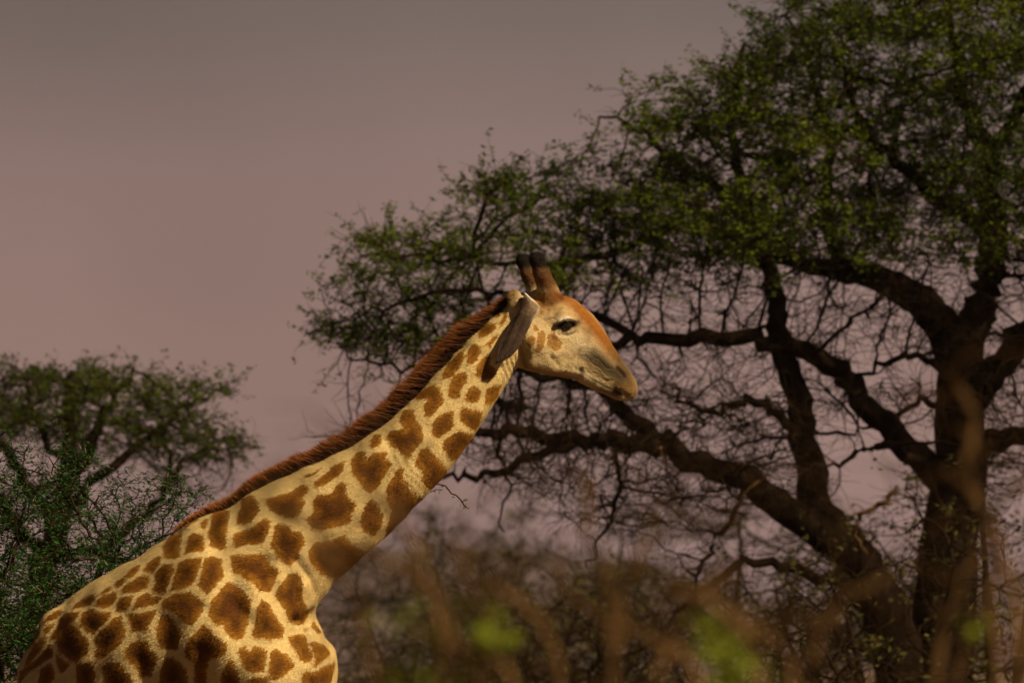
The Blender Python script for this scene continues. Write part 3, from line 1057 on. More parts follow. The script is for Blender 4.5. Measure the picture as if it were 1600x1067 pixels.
def gauss(cx, cy, sx_, sy_, ang=0.0):
    a = math.radians(ang)
    dx, dy = gp[:, 0] - cx, gp[:, 1] - cy
    u = dx * math.cos(a) + dy * math.sin(a)
    v = -dx * math.sin(a) + dy * math.cos(a)
    return np.exp(-(u / sx_) ** 2 - (v / sy_) ** 2)


disp = -0.0042 * np.maximum(0, np.cos((gp[:, 0] * 0.93 - gp[:, 1] * 0.36) * 2 * math.pi / 7.5)) * gauss(797, 566, 14, 26, 20)
wr = gp[:, 0] * -0.55 + gp[:, 1] * 0.84 + 2.5 * np.sin(gp[:, 0] * .11 + 1) + 1.6 * np.sin(gp[:, 0] * .31)
disp += 0.0024 * (np.sin(wr * 2 * math.pi / 5.3) + .8 * np.sin(wr * 2 * math.pi / 9.1 + gp[:, 0] * .05)) * gauss(940, 574, 30, 13, 45)
disp += 0.0035 * np.sin(gp[:, 0] * .11 + gp[:, 1] * .05) * np.sin(gp[:, 1] * .09 - 1) * (gp[:, 0] < 640)
disp += 0.0016 * np.sin((gp[:, 0] * 0.8 - gp[:, 1] * 0.6) * .55 + 2.2 * np.sin(gp[:, 1] * .08)) * gauss(640, 735, 45, 60, -40)


def pxline(pts, width):
    d = np.full(len(gp), 1e9)
    for a, b_ in zip(np.array(pts[:-1], float), np.array(pts[1:], float)):
        ab = b_ - a
        t = np.clip(((gp - a) @ ab) / (ab @ ab), 0, 1)
        d = np.minimum(d, np.linalg.norm(gp - a - t[:, None] * ab, axis=1))
    return np.exp(-(d / width) ** 2)


for pts, wd_, dep in (([(462, 872), (484, 900), (492, 922), (486, 948), (478, 966)], 7, -.010), ([(474, 915), (470, 940), (462, 956)], 7, .014),
                      ([(418, 876), (408, 900), (420, 926)], 15, -.014), ([(436, 890), (440, 920), (452, 950)], 10, .012),
                      ([(476, 970), (484, 1000), (490, 1030), (490, 1067)], 4.5, -.026), ([(466, 985), (472, 1040)], 12, .012),
                      ([(316, 1014), (318, 1040), (324, 1085)], 14, -.018), ([(326, 880), (340, 940), (350, 1010)], 24, .012),
                      ([(222, 1030), (228, 1075)], 14, -.008), ([(124, 1048), (126, 1090)], 11, -.014),
                      
                      ([(545, 838), (640, 742), (732, 640), (780, 574)], 9, -.008), ([(500, 795), (600, 700), (700, 600), (770, 520)], 14, .006),
                      ([(814, 520), (812, 545), (818, 572)], 4, -.010), ([(866, 530), (858, 552), (872, 570)], 5, -.005),
                      ([(872, 522), (890, 524), (902, 518)], 2.2, -.004), ([(866, 497), (852, 500)], 2.5, -.004), ([(905, 548), (899, 575)], 3, -.004),
                      ([(880, 583), (908, 588), (930, 600)], 3, -.004)):
    disp += dep * pxline(pts, wd_)
xa, ya, za = GV[:, 0], GV[:, 1], GV[:, 2]
lump = np.sin(xa * 31 + 2 * np.sin(za * 17)) * np.sin(za * 27 + 1.5 * np.sin(xa * 13 + ya * 11)) * np.sin(ya * 23 + xa * 7)
disp += .0045 * lump * (za > 1.9) * (gp[:, 0] < 800)
fine = np.sin(xa * 140 + 2.5 * np.sin(za * 63)) * np.sin(za * 120 + 2 * np.sin(xa * 71))
disp += .0008 * fine * (gp[:, 0] > 800)
GV = GV + GN * disp[:, None]
GN = vnormals(GV, GF)
gp = to_px(GV)

# ---- coat patches (outlines measured on the flank; o = origin, s = scale of the measuring frame)
FR = {'A': (20, 867, 5.333), 'B': (250, 867, 5.333), 'C': (250, 720, 5.333), 'D': (450, 680, 5.333), 'E': (550, 560, 5.333), 'F': (640, 440, 6.667), 'H': (740, 370, 3.811)}
PATCH = {
    'A': [[1130, 60, 1180, 20, 1250, -10, 1240, 60, 1170, 140, 1090, 130], [1260, 70, 1340, 60, 1350, 110, 1320, 200, 1280, 300, 1200, 310, 1160, 280, 1200, 230, 1190, 170, 1210, 120],
          [1390, 50, 1480, 20, 1590, 10, 1560, 100, 1510, 230, 1420, 270, 1320, 290, 1350, 180], [960, 230, 1060, 170, 1145, 160, 1140, 230, 1120, 270, 1040, 300, 920, 310, 915, 270],
          [980, 190, 1060, 120, 1080, 60, 1000, 100, 940, 170], [720, 350, 780, 325, 880, 290, 870, 350, 850, 400, 760, 440, 690, 410], [870, 430, 900, 350, 940, 335, 1020, 330, 990, 390, 960, 440, 870, 470],
          [1000, 440, 1050, 350, 1130, 300, 1180, 330, 1250, 330, 1220, 400, 1120, 420], [520, 410, 580, 360, 690, 310, 710, 345, 660, 400, 580, 430, 500, 440],
          [580, 480, 620, 450, 680, 435, 720, 460, 760, 465, 830, 460, 810, 530, 720, 600, 680, 660, 620, 620, 570, 570],
          [690, 680, 740, 620, 810, 560, 850, 510, 910, 500, 930, 560, 950, 640, 920, 720, 850, 780, 780, 830, 710, 860, 680, 800, 720, 760, 690, 720],
          [960, 480, 1080, 475, 1200, 440, 1190, 500, 1150, 560, 1130, 610, 1060, 625, 1000, 630, 985, 560],
          [430, 580, 520, 560, 560, 600, 600, 660, 640, 690, 640, 760, 640, 800, 560, 860, 530, 890, 480, 870, 400, 800, 360, 720, 380, 660],
          [400, 520, 460, 470, 570, 460, 540, 520, 480, 560, 400, 640, 360, 690, 310, 710, 340, 640, 390, 570], [260, 540, 320, 490, 400, 440, 430, 470, 350, 530, 270, 560], [270, 580, 370, 560, 320, 620, 270, 650],
          [140, 820, 180, 740, 270, 660, 290, 700, 230, 800, 160, 870, 110, 920, 115, 860], [210, 850, 310, 740, 340, 780, 340, 840, 280, 870, 230, 910, 150, 960, 110, 1000, 60, 1067, 60, 960],
          [230, 940, 310, 890, 345, 920, 360, 1000, 330, 1050, 220, 1100], [370, 880, 360, 800, 440, 870, 490, 900, 440, 960, 400, 980], [540, 900, 640, 870, 690, 900, 695, 1000, 690, 1100, 540, 1100, 530, 960],
          [740, 920, 800, 880, 890, 865, 960, 960, 1000, 1020, 1020, 1110, 780, 1110, 770, 1000],
          [1000, 710, 1050, 695, 1130, 700, 1160, 780, 1220, 830, 1190, 920, 1170, 1000, 1080, 1010, 1040, 940, 1000, 900, 940, 840, 950, 780],
          [1240, 490, 1300, 490, 1350, 540, 1420, 640, 1400, 700, 1380, 780, 1290, 775, 1230, 750, 1200, 640, 1220, 560], [1280, 850, 1340, 840, 1400, 880, 1450, 950, 1480, 1120, 1220, 1120, 1235, 960],
          [860, 260, 860, 220, 940, 170, 960, 200, 900, 260], [740, 310, 820, 240, 835, 280, 760, 320], [140, 780, 150, 700, 240, 560, 240, 640, 190, 710]],
    'B': [[370, 30, 430, 5, 520, 20, 530, 130, 545, 170, 480, 230, 430, 300, 390, 320, 320, 250, 350, 170],
          [570, 210, 650, 240, 720, 310, 770, 370, 750, 480, 740, 580, 690, 690, 640, 705, 590, 680, 540, 620, 540, 570, 480, 580, 410, 510, 430, 380, 500, 290],
          [850, 360, 920, 400, 950, 480, 990, 540, 1040, 600, 1030, 670, 920, 700, 860, 680, 780, 680, 770, 640, 800, 560, 810, 440],
          [1080, 140, 1170, 150, 1200, 250, 1190, 350, 1240, 450, 1240, 500, 1200, 560, 1160, 580, 1070, 550, 1050, 460, 980, 370, 960, 310, 1010, 240],
          [1070, 680, 1150, 650, 1215, 660, 1240, 750, 1280, 820, 1270, 870, 1210, 890, 1170, 860, 1140, 800, 1080, 720], [1250, 720, 1300, 715, 1370, 740, 1420, 810, 1370, 860, 1300, 925, 1290, 830],
          [1190, 970, 1290, 960, 1400, 900, 1460, 880, 1450, 970, 1410, 1100, 1180, 1100], [1250, 590, 1280, 540, 1350, 640, 1310, 650, 1270, 600],
          [650, 780, 720, 750, 750, 800, 790, 750, 840, 760, 900, 790, 890, 870, 870, 960, 790, 970, 740, 960, 690, 900],
          [930, 800, 970, 765, 1010, 800, 1060, 810, 1080, 850, 1130, 900, 1120, 930, 1020, 1000, 960, 1040, 910, 980, 920, 880],
          [30, 370, 130, 310, 260, 290, 300, 330, 370, 380, 375, 430, 350, 490, 270, 580, 230, 570, 180, 520, 110, 460, 20, 430],
          [370, 560, 430, 600, 470, 670, 520, 690, 570, 740, 560, 800, 500, 840, 420, 850, 390, 960, 400, 1100, 290, 1100, 290, 900, 220, 840, 205, 790, 250, 680, 300, 640],
          [590, 850, 620, 880, 660, 970, 680, 1100, 510, 1100, 520, 960], [740, 1020, 820, 1000, 900, 1000, 960, 1100, 740, 1100]],
    'C': [[590, 770, 680, 770, 730, 780, 850, 760, 900, 800, 930, 860, 1020, 920, 970, 960, 960, 1020, 910, 1090, 830, 1080, 780, 1000, 720, 990, 680, 940, 610, 930, 600, 860],
          [340, 530, 360, 490, 400, 470, 410, 490, 390, 550, 350, 560], [450, 400, 510, 350, 540, 400, 590, 410, 580, 480, 570, 540, 555, 600, 560, 720, 500, 740, 420, 700, 410, 620, 430, 500],
          [690, 310, 750, 280, 800, 300, 830, 350, 840, 410, 790, 470, 760, 510, 640, 525, 650, 450, 680, 380], [620, 600, 720, 560, 790, 540, 870, 470, 930, 490, 920, 560, 880, 650, 850, 680, 740, 690, 630, 720, 612, 650],
          [240, 620, 300, 590, 370, 610, 380, 680, 375, 750, 280, 750, 210, 770, 230, 690], [80, 630, 130, 600, 190, 600, 180, 680, 180, 790, 130, 810, 40, 800, 30, 720],
          [960, 520, 1020, 510, 1100, 540, 1110, 580, 1180, 580, 1215, 670, 1170, 740, 1160, 800, 1090, 860, 1040, 850, 990, 790, 920, 690, 950, 620],
          [880, 310, 960, 290, 1100, 250, 1120, 240, 1180, 190, 1250, 200, 1240, 250, 1180, 310, 1220, 340, 1160, 440, 1160, 465, 1060, 460, 980, 440, 920, 400, 890, 350], [215, 560, 330, 480, 420, 400, 440, 360, 330, 440, 220, 530]],
    'D': [[230, 880, 360, 870, 480, 820, 540, 900, 600, 930, 680, 990, 620, 1080, 560, 1130, 450, 1160, 350, 1180, 260, 1130, 190, 1050, 170, 960], [140, 330, 230, 300, 300, 260, 180, 350],
          [220, 390, 300, 330, 390, 240, 480, 210, 470, 270, 430, 330, 320, 400, 240, 430],
          [530, 190, 600, 120, 650, 130, 660, 200, 690, 160, 720, 140, 830, 130, 820, 190, 880, 220, 840, 280, 800, 340, 770, 410, 690, 475, 640, 450, 600, 380, 530, 300],
          [400, 420, 450, 380, 490, 390, 490, 470, 520, 520, 580, 560, 540, 640, 530, 720, 440, 750, 300, 780, 200, 770, 160, 690, 230, 620, 200, 550, 250, 490, 380, 470],
          [640, 580, 700, 520, 750, 560, 800, 660, 790, 740, 720, 830, 630, 790, 610, 690],
          [920, 260, 970, 270, 960, 350, 1000, 400, 1080, 500, 1140, 500, 1220, 480, 1130, 620, 990, 740, 870, 840, 810, 850, 830, 740, 870, 620, 830, 540, 820, 440, 880, 340],
          [1110, 110, 1180, 90, 1230, 160, 1300, 240, 1340, 290, 1290, 370, 1230, 460, 1150, 430, 1120, 360, 1130, 300, 1060, 220]],
    'E': [[160, 680, 200, 620, 250, 630, 240, 720, 160, 740], [420, 440, 460, 410, 520, 430, 540, 500, 590, 560, 600, 680, 540, 740, 500, 790, 480, 830, 400, 770, 330, 720, 290, 640, 330, 590, 430, 580, 400, 510],
          [650, 230, 690, 200, 740, 240, 770, 330, 760, 370, 700, 440, 650, 480, 610, 460, 600, 400, 640, 330, 560, 340, 520, 320, 590, 260], [840, 150, 900, 105, 970, 110, 970, 160, 920, 250, 900, 320, 850, 335, 810, 310, 810, 250],
          [960, 270, 1010, 220, 1060, 230, 1085, 280, 1060, 340, 1000, 370, 950, 340], [740, 460, 800, 430, 860, 420, 850, 480, 850, 560, 780, 620, 720, 660, 670, 630, 680, 520],
          [910, 410, 960, 400, 1010, 420, 1090, 430, 1080, 510, 1030, 600, 960, 560, 900, 510], [860, 600, 910, 590, 1020, 620, 980, 720, 900, 830, 830, 840, 760, 740, 760, 690], [1120, 250, 1180, 220, 1250, 210, 1210, 320, 1160, 380, 1110, 370]],
    'F': [[340, 960, 430, 830, 540, 720, 585, 690, 570, 800, 520, 900, 420, 1000, 360, 1010], [640, 660, 700, 640, 750, 670, 740, 740, 690, 830, 640, 865, 600, 840, 610, 720],
          [770, 440, 830, 420, 910, 430, 890, 500, 820, 550, 730, 585, 720, 550, 750, 490], [900, 340, 930, 300, 990, 280, 970, 330, 920, 370],
          [740, 820, 820, 740, 850, 760, 840, 850, 900, 900, 910, 960, 870, 1000, 780, 1010, 700, 970, 700, 900], [820, 620, 930, 530, 900, 600, 850, 680, 780, 650], [950, 420, 1010, 310, 1030, 320, 1010, 400, 960, 460]],
    'H': [[320, 610, 340, 585, 365, 600, 360, 640, 340, 660, 320, 640], [385, 570, 410, 555, 430, 580, 420, 650, 400, 685, 370, 680, 380, 620], [440, 580, 480, 570, 530, 630, 520, 660, 490, 680, 440, 650],
          [350, 530, 375, 520, 385, 550, 365, 560], [375, 375, 390, 360, 405, 380, 390, 405]],
}
# the flank below, legs and far quarters: cells that carry the pattern on
grg = np.random.default_rng(3)
polys = []
for k, L_ in PATCH.items():
    ox, oy, sc_ = FR[k]
    for q in L_:
        q = np.array(q, float).reshape(-1, 2) / sc_ + [ox, oy]
        polys.append(q)
for yy in np.arange(1115, 1700, 52):
    for xx in np.arange(20, 540, 58):
        cx, cy = xx + (29 if int(yy / 52) % 2 else 0) + grg.normal(0, 6), yy + grg.normal(0, 5)
        a = np.sort(grg.uniform(0, 2 * math.pi, 7))
        polys.append(np.stack([cx + 24 * np.cos(a), cy + 22 * np.sin(a)], 1))
sdv = np.full(len(gp), -60.0)
for q in polys:
    m = (gp[:, 0] > q[:, 0].min() - 14) & (gp[:, 0] < q[:, 0].max() + 14) & (gp[:, 1] > q[:, 1].min() - 14) & (gp[:, 1] < q[:, 1].max() + 14)
    if not m.any():
        continue
    p = gp[m]
    d = np.full(len(p), 1e9)
    for a, b_ in zip(q, np.roll(q, -1, axis=0)):
        ab = b_ - a
        t = np.clip(((p - a) @ ab) / (ab @ ab + 1e-9), 0, 1)
        d = np.minimum(d, np.linalg.norm(p - a - t[:, None] * ab, axis=1))
    sg = np.where(inpoly(p, q), d, -d)
    sdv[m] = np.maximum(sdv[m], sg)
sdv = sdv / 370.0 + 0.0012                                             # metres of skin

# ---- zones of coat colour on head, rump and limbs, some with shade painted in
zone = np.zeros((len(gp), 4))


def paint(col, alpha):
    a = np.clip(alpha, 0, 1)[:, None]
    zone[:, :3] = zone[:, :3] * (1 - a) + np.array(col) * a
    zone[:, 3:] = zone[:, 3:] + (1 - zone[:, 3:]) * a


def along(pts, width):
    d = np.full(len(gp), 1e9)
    for a, b_ in zip(np.array(pts[:-1], float), np.array(pts[1:], float)):
        ab = b_ - a
        t = np.clip(((gp - a) @ ab) / (ab @ ab), 0, 1)
        d = np.minimum(d, np.linalg.norm(gp - a - t[:, None] * ab, axis=1))
    return np.exp(-(d / width) ** 2)


headm = 1 / (1 + np.exp(-(gp[:, 0] - 812 + (gp[:, 1] - 520) * 0.1) / 3.0)) * (gp[:, 1] < 640)
zone[:, :3] = (0.46, 0.34, 0.20)
paint((0.47, 0.36, 0.22), headm * 0.6 * (gp[:, 1] > 480))
paint((0.27, 0.095, 0.014), headm * along([(845, 470), (884, 464), (908, 484), (937, 520), (962, 552)], 14) * 1.1)
paint((0.17, 0.09, 0.03), headm * gauss(921, 516, 6, 10, -30) * .7)
paint((0.30, 0.15, 0.045), headm * gauss(845, 478, 28, 22) * .8)
paint((0.15, 0.075, 0.025), gauss(801, 458, 19, 17) * .95)
paint((0.44, 0.30, 0.13), headm * gauss(872, 480, 18, 10) * .6)
paint((0.050, 0.030, 0.010), along([(918, 556), (938, 573), (960, 590), (976, 600)], 17) * .95 * headm)
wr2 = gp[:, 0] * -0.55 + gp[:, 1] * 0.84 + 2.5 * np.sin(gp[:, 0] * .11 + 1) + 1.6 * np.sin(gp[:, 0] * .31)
paint((0.03, 0.018, 0.007), np.clip(-np.sin(wr2 * 2 * math.pi / 5.3) * 1.2 - .2, 0, 1) * gauss(938, 575, 32, 15, 45) * headm)  # wrinkle troughs darkened: crease shade put into the colour
paint((0.26, 0.17, 0.075), np.clip(np.sin(wr2 * 2 * math.pi / 5.3) - .3, 0, 1) * gauss(925, 568, 22, 10, 45) * .6 * headm)  # wrinkle crests painted paler, as if catching light
paint((0.22, 0.10, 0.025), np.clip(np.sin(gp[:, 0] * .35 + gp[:, 1] * .2) * np.sin(gp[:, 1] * .4 - gp[:, 0] * .12) * 1.6, 0, 1) * along([(870, 470), (905, 486), (935, 520), (955, 548)], 11) * .3 * headm)
paint((0.014, 0.009, 0.004), along([(928, 551), (950, 571), (974, 592)], 9) * .85 * headm)
paint((0.44, 0.31, 0.15), along([(910, 566), (935, 586), (955, 597)], 5) * .55 * headm)
paint((0.04, 0.025, 0.015), along([(966, 568), (978, 586), (984, 598)], 5) * .8 * headm)
paint((0.15, 0.080, 0.024), along([(958, 548), (972, 566), (985, 588), (992, 606)], 10) * .85 * headm)
paint((0.05, 0.028, 0.010), along([(966, 560), (982, 584)], 5) * .6 * headm)
paint((0.20, 0.105, 0.030), along([(960, 606), (978, 608), (990, 615)], 8) * .8 * headm)
paint((0.13, 0.075, 0.030), along([(938, 606), (964, 617)], 6) * .8 * headm)
paint((0.035, 0.022, 0.013), along([(907, 579), (918, 587), (936, 597.5), (955, 607), (972, 616)], 3.0) * 1.2 * headm)  # near-black along the carved mouth crack, its shade put into the colour
paint((0.50, 0.38, 0.22), along([(906, 586), (920, 594), (936, 604)], 3.5) * .7 * headm)
paint((0.02, 0.012, 0.008), along([(965, 574), (976, 587)], 3.5) * 1.1 * headm)
paint((0.55, 0.45, 0.30), along([(902, 583), (915, 590)], 7) * .6 * headm)
paint((0.50, 0.40, 0.27), gauss(905, 535, 22, 14, 40) * .6 * headm)
paint((0.016, 0.011, 0.008), along([(872, 508), (879, 508), (887, 508), (896, 506)], 5.5) * headm * 1.3)
paint((0.02, 0.013, 0.01), along([(869, 508), (876, 504), (884, 502), (893, 503), (903, 503)], 3.0) * headm)
paint((0.03, 0.02, 0.014), along([(893, 505), (904, 502)], 3.0) * .9 * headm)
paint((0.62, 0.53, 0.40), along([(872, 500), (880, 495.5), (889, 496.5)], 3.0) * .9 * headm)
paint((0.46, 0.37, 0.24), along([(868, 513), (878, 520), (891, 520)], 3) * .8 * headm)
paint((0.13, 0.07, 0.03), along([(850, 499), (868, 507)], 2.5) * .6 * headm)
oss = (gp[:, 1] < 456) & (gp[:, 0] > 800) & (gp[:, 0] < 880)
paint((0.10, 0.030, 0.007), np.where(oss, np.clip((458 - gp[:, 1]) / 14, 0, 1), 0) * .95)
paint((0.12, 0.038, 0.008), along([(852, 445), (864, 455), (878, 464)], 8) * .85)
paint((0.012, 0.008, 0.006), np.where(oss, np.clip((424 - gp[:, 1]) / 8, 0, 1), 0))
paint((0.28, 0.20, 0.14), gauss(815, 470, 10, 12) * .5)
paint((0.10, 0.06, 0.035), along([(812, 505), (813, 540), (822, 572)], 4) * .55)  # shadow behind the cheek put into the colour
paint((0.30, 0.15, 0.05), along([(816, 566), (836, 578), (872, 585), (900, 592)], 5) * .75 * headm)
paint((0.20, 0.12, 0.055), gauss(824, 555, 10, 20) * .55 * headm)  # wider shade behind the jaw, also painted in
paint((0.33, 0.22, 0.11), gauss(862, 500, 14, 7, 30) * .5 * headm)
paint((0.22, 0.13, 0.06), along([(905, 548), (893, 560), (880, 552)], 4) * .5 * headm)
paint((0.20, 0.11, 0.04), along([(900, 500), (912, 512), (920, 530)], 5) * .5 * headm)
for cx_, cy_, r_ in ((842, 458, 4), (853, 463, 4), (848, 474, 4), (836, 466, 3), (864, 470, 4), (858, 484, 3.5), (846, 488, 4), (836, 492, 3), (870, 490, 3)):
    paint((0.16, 0.075, 0.022), gauss(cx_, cy_, r_, r_ * 1.3, 20) * .75 * headm)
hoof = np.clip((0.16 - GV[:, 2]) / 0.03, 0, 1)
paint((0.03, 0.025, 0.02), hoof)
zone[:, 3] = np.clip(zone[:, 3], 0, 1)

m_coat, n, b = material('giraffe_coat', 0.7, 0.08)
g = node(n, 'ShaderNodeNewGeometry')
at = node(n, 'ShaderNodeAttribute', attribute_name='patch')
az = node(n, 'ShaderNodeAttribute', attribute_name='zone')
aa = node(n, 'ShaderNodeAttribute', attribute_name='zone_amount')
mp = node(n, 'ShaderNodeMapping')
mp.inputs['Rotation'].default_value = (0, math.radians(45), 0)
mp.inputs['Scale'].default_value = (0.35, 1, 1)
n.links.new(g.outputs['Position'], mp.inputs[0])
hair = noise(n, 190, 3, mp.outputs[0], 0.75)
ragged = noise(n, 70, 5, mp.outputs[0], 0.7)
broad = noise(n, 9, 3, g.outputs['Position'])
sd_ = math_n(n, 'ADD', at.outputs['Fac'], math_n(n, 'MULTIPLY', math_n(n, 'SUBTRACT', ragged.outputs[0], 0.5), 0.026))
sd_ = math_n(n, 'ADD', sd_, math_n(n, 'MULTIPLY', math_n(n, 'SUBTRACT', hair.outputs[0], 0.5), 0.014))
inside = maprange(n, sd_, -0.0015, 0.0025, 0, 1, True)
deep = maprange(n, math_n(n, 'ADD', sd_, math_n(n, 'MULTIPLY', math_n(n, 'SUBTRACT', broad.outputs[0], 0.5), 0.06)), 0.0, 0.042)
brown = mixc(n, deep, (0.37, 0.152, 0.012), (0.070, 0.022, 0.0025))
brown = mixc(n, maprange(n, broad.outputs[0], 0.40, 0.70, 0, .35), brown, (0.26, 0.100, 0.009))
brown = mixc(n, maprange(n, ragged.outputs[0], 0.36, 0.58, .5, 0), brown, (0.07, 0.022, 0.004))
brown = mixc(n, maprange(n, hair.outputs[0], 0.45, 0.70, 0, .8), brown, (0.05, 0.016, 0.004))
zc = mixc(n, maprange(n, ragged.outputs[0], 0.38, 0.66, .45, 0), az.outputs['Color'], mixc(n, 1.0, az.outputs['Color'], (0.45, 0.38, 0.30), 'MULTIPLY'))
zc = mixc(n, maprange(n, hair.outputs[0], 0.45, 0.75, 0, .4), zc, mixc(n, 1.0, zc, (0.5, 0.42, 0.32), 'MULTIPLY'))
cream = mixc(n, maprange(n, broad.outputs[0], 0.35, 0.7, 0, .5), (0.64, 0.47, 0.21), (0.54, 0.36, 0.135))
cream = mixc(n, maprange(n, ragged.outputs[0], 0.52, 0.74, 0, .45), cream, (0.32, 0.185, 0.06))
cream = mixc(n, maprange(n, hair.outputs[0], 0.50, 0.74, 0, .55), cream, (0.24, 0.14, 0.05))
base = mixc(n, aa.outputs['Fac'], cream, zc)
headp = node(n, 'ShaderNodeAttribute', attribute_name='patch_strength')
full = mixc(n, math_n(n, 'MULTIPLY', inside, headp.outputs['Fac']), base, brown)
n.links.new(full, b.inputs['Base Color'])
bp = node(n, 'ShaderNodeBump')
bp.inputs['Strength'].default_value = 0.8
bp.inputs['Distance'].default_value = 0.008
n.links.new(hair.outputs[0], bp.inputs['Height'])
n.links.new(bp.outputs[0], b.inputs['Normal'])

giraffe = thing('giraffe', tuple(G(330, 1018, .2) * [1, 1, 0]), 'giraffe with rust brown patches and dark bristly mane standing among thorn bushes', 'giraffe')
body = mesh_from('body', GV, GF, m_coat, giraffe)
pstr = 1.0 - 0.15 * headm
fattr(body, 'patch', sdv)
fattr(body, 'zone', np.concatenate([zone[:, :3], np.ones((len(gp), 1))], 1), 'FLOAT_COLOR')
fattr(body, 'zone_amount', zone[:, 3])
fattr(body, 'patch_strength', pstr)

# ---- eye, lashes
m_eye, n, b = material('eye', 0.08, 0.6)
b.inputs['Base Color'].default_value = (0.010, 0.006, 0.004, 1)
m_lash, n, b = material('lash', 0.6, 0.2)
b.inputs['Base Color'].default_value = (0.012, 0.009, 0.007, 1)


def uv_sphere(cen, r, nu=16, nv=10):
    v = [[cen[0] + r * math.sin(math.pi * j / nv) * math.cos(2 * math.pi * i / nu), cen[1] + r * math.sin(math.pi * j / nv) * math.sin(2 * math.pi * i / nu), cen[2] + r * math.cos(math.pi * j / nv)] for j in range(nv + 1) for i in range(nu)]
    f = [[j * nu + i, (j + 1) * nu + i, (j + 1) * nu + (i + 1) % nu, j * nu + (i + 1) % nu] for j in range(nv) for i in range(nu)]
    return np.array(v), np.array(f)


for s_ in (1, -1):
    v, f = uv_sphere(H(885.0, 508, .106 * s_), .026)
    eo = mesh_from('eye', v, f, m_eye, giraffe)
    LV, LF = [], []
    for k in range(46):
        t = k / 45
        a = H(871 + 27 * t, 505 - 7.5 * math.sin(math.pi * (0.12 + .8 * t)), (.124 + .010 * math.sin(math.pi * t)) * s_)
        d = hlat * s_ * .7 + np.array([.25 + .9 * (t - .3), 0, -.45 + .25 * t]) + grg.normal(0, .12, 3)
        d /= np.linalg.norm(d)
        e = a + d * .026 * grg.uniform(.7, 1.1)
        mid_ = (a + e) / 2 + np.array([0, 0, -.003])
        w = np.array([.0011, 0, 0.0004])
        i = len(LV)
        LV += [a - w, a + w, mid_ - w * .8, mid_ + w * .8, e - w * .2, e + w * .2]
        LF += [[i, i + 1, i + 3, i + 2], [i + 2, i + 3, i + 5, i + 4]]
    lo = mesh_from('eyelashes', np.array(LV), np.array(LF), m_lash, eo)
    lo['kind'] = 'stuff'

# ---- ears
m_ear, n, b = material('ear_skin', 0.75, 0.2)
g = node(n, 'ShaderNodeNewGeometry')
ae = node(n, 'ShaderNodeAttribute', attribute_name='rim')
t1 = noise(n, 60, 4, g.outputs['Position'])
c = mixc(n, maprange(n, t1.outputs[0], 0.35, 0.7), (0.055, 0.030, 0.018), (0.024, 0.012, 0.007))  # dark brown ear, deepened further by shade put into the colour
at_ = node(n, 'ShaderNodeAttribute', attribute_name='tan')
c = mixc(n, at_.outputs['Fac'], c, mixc(n, maprange(n, t1.outputs[0], 0.4, 0.65), (0.36, 0.24, 0.14), (0.20, 0.12, 0.07)))
n.links.new(mixc(n, ae.outputs['Fac'], c, (0.62, 0.56, 0.46)), b.inputs['Base Color'])
bp = node(n, 'ShaderNodeBump')
bp.inputs['Strength'].default_value = 0.3
bp.inputs['Distance'].default_value = 0.004
n.links.new(t1.outputs[0], bp.inputs['Height'])
n.links.new(bp.outputs[0], b.inputs['Normal'])


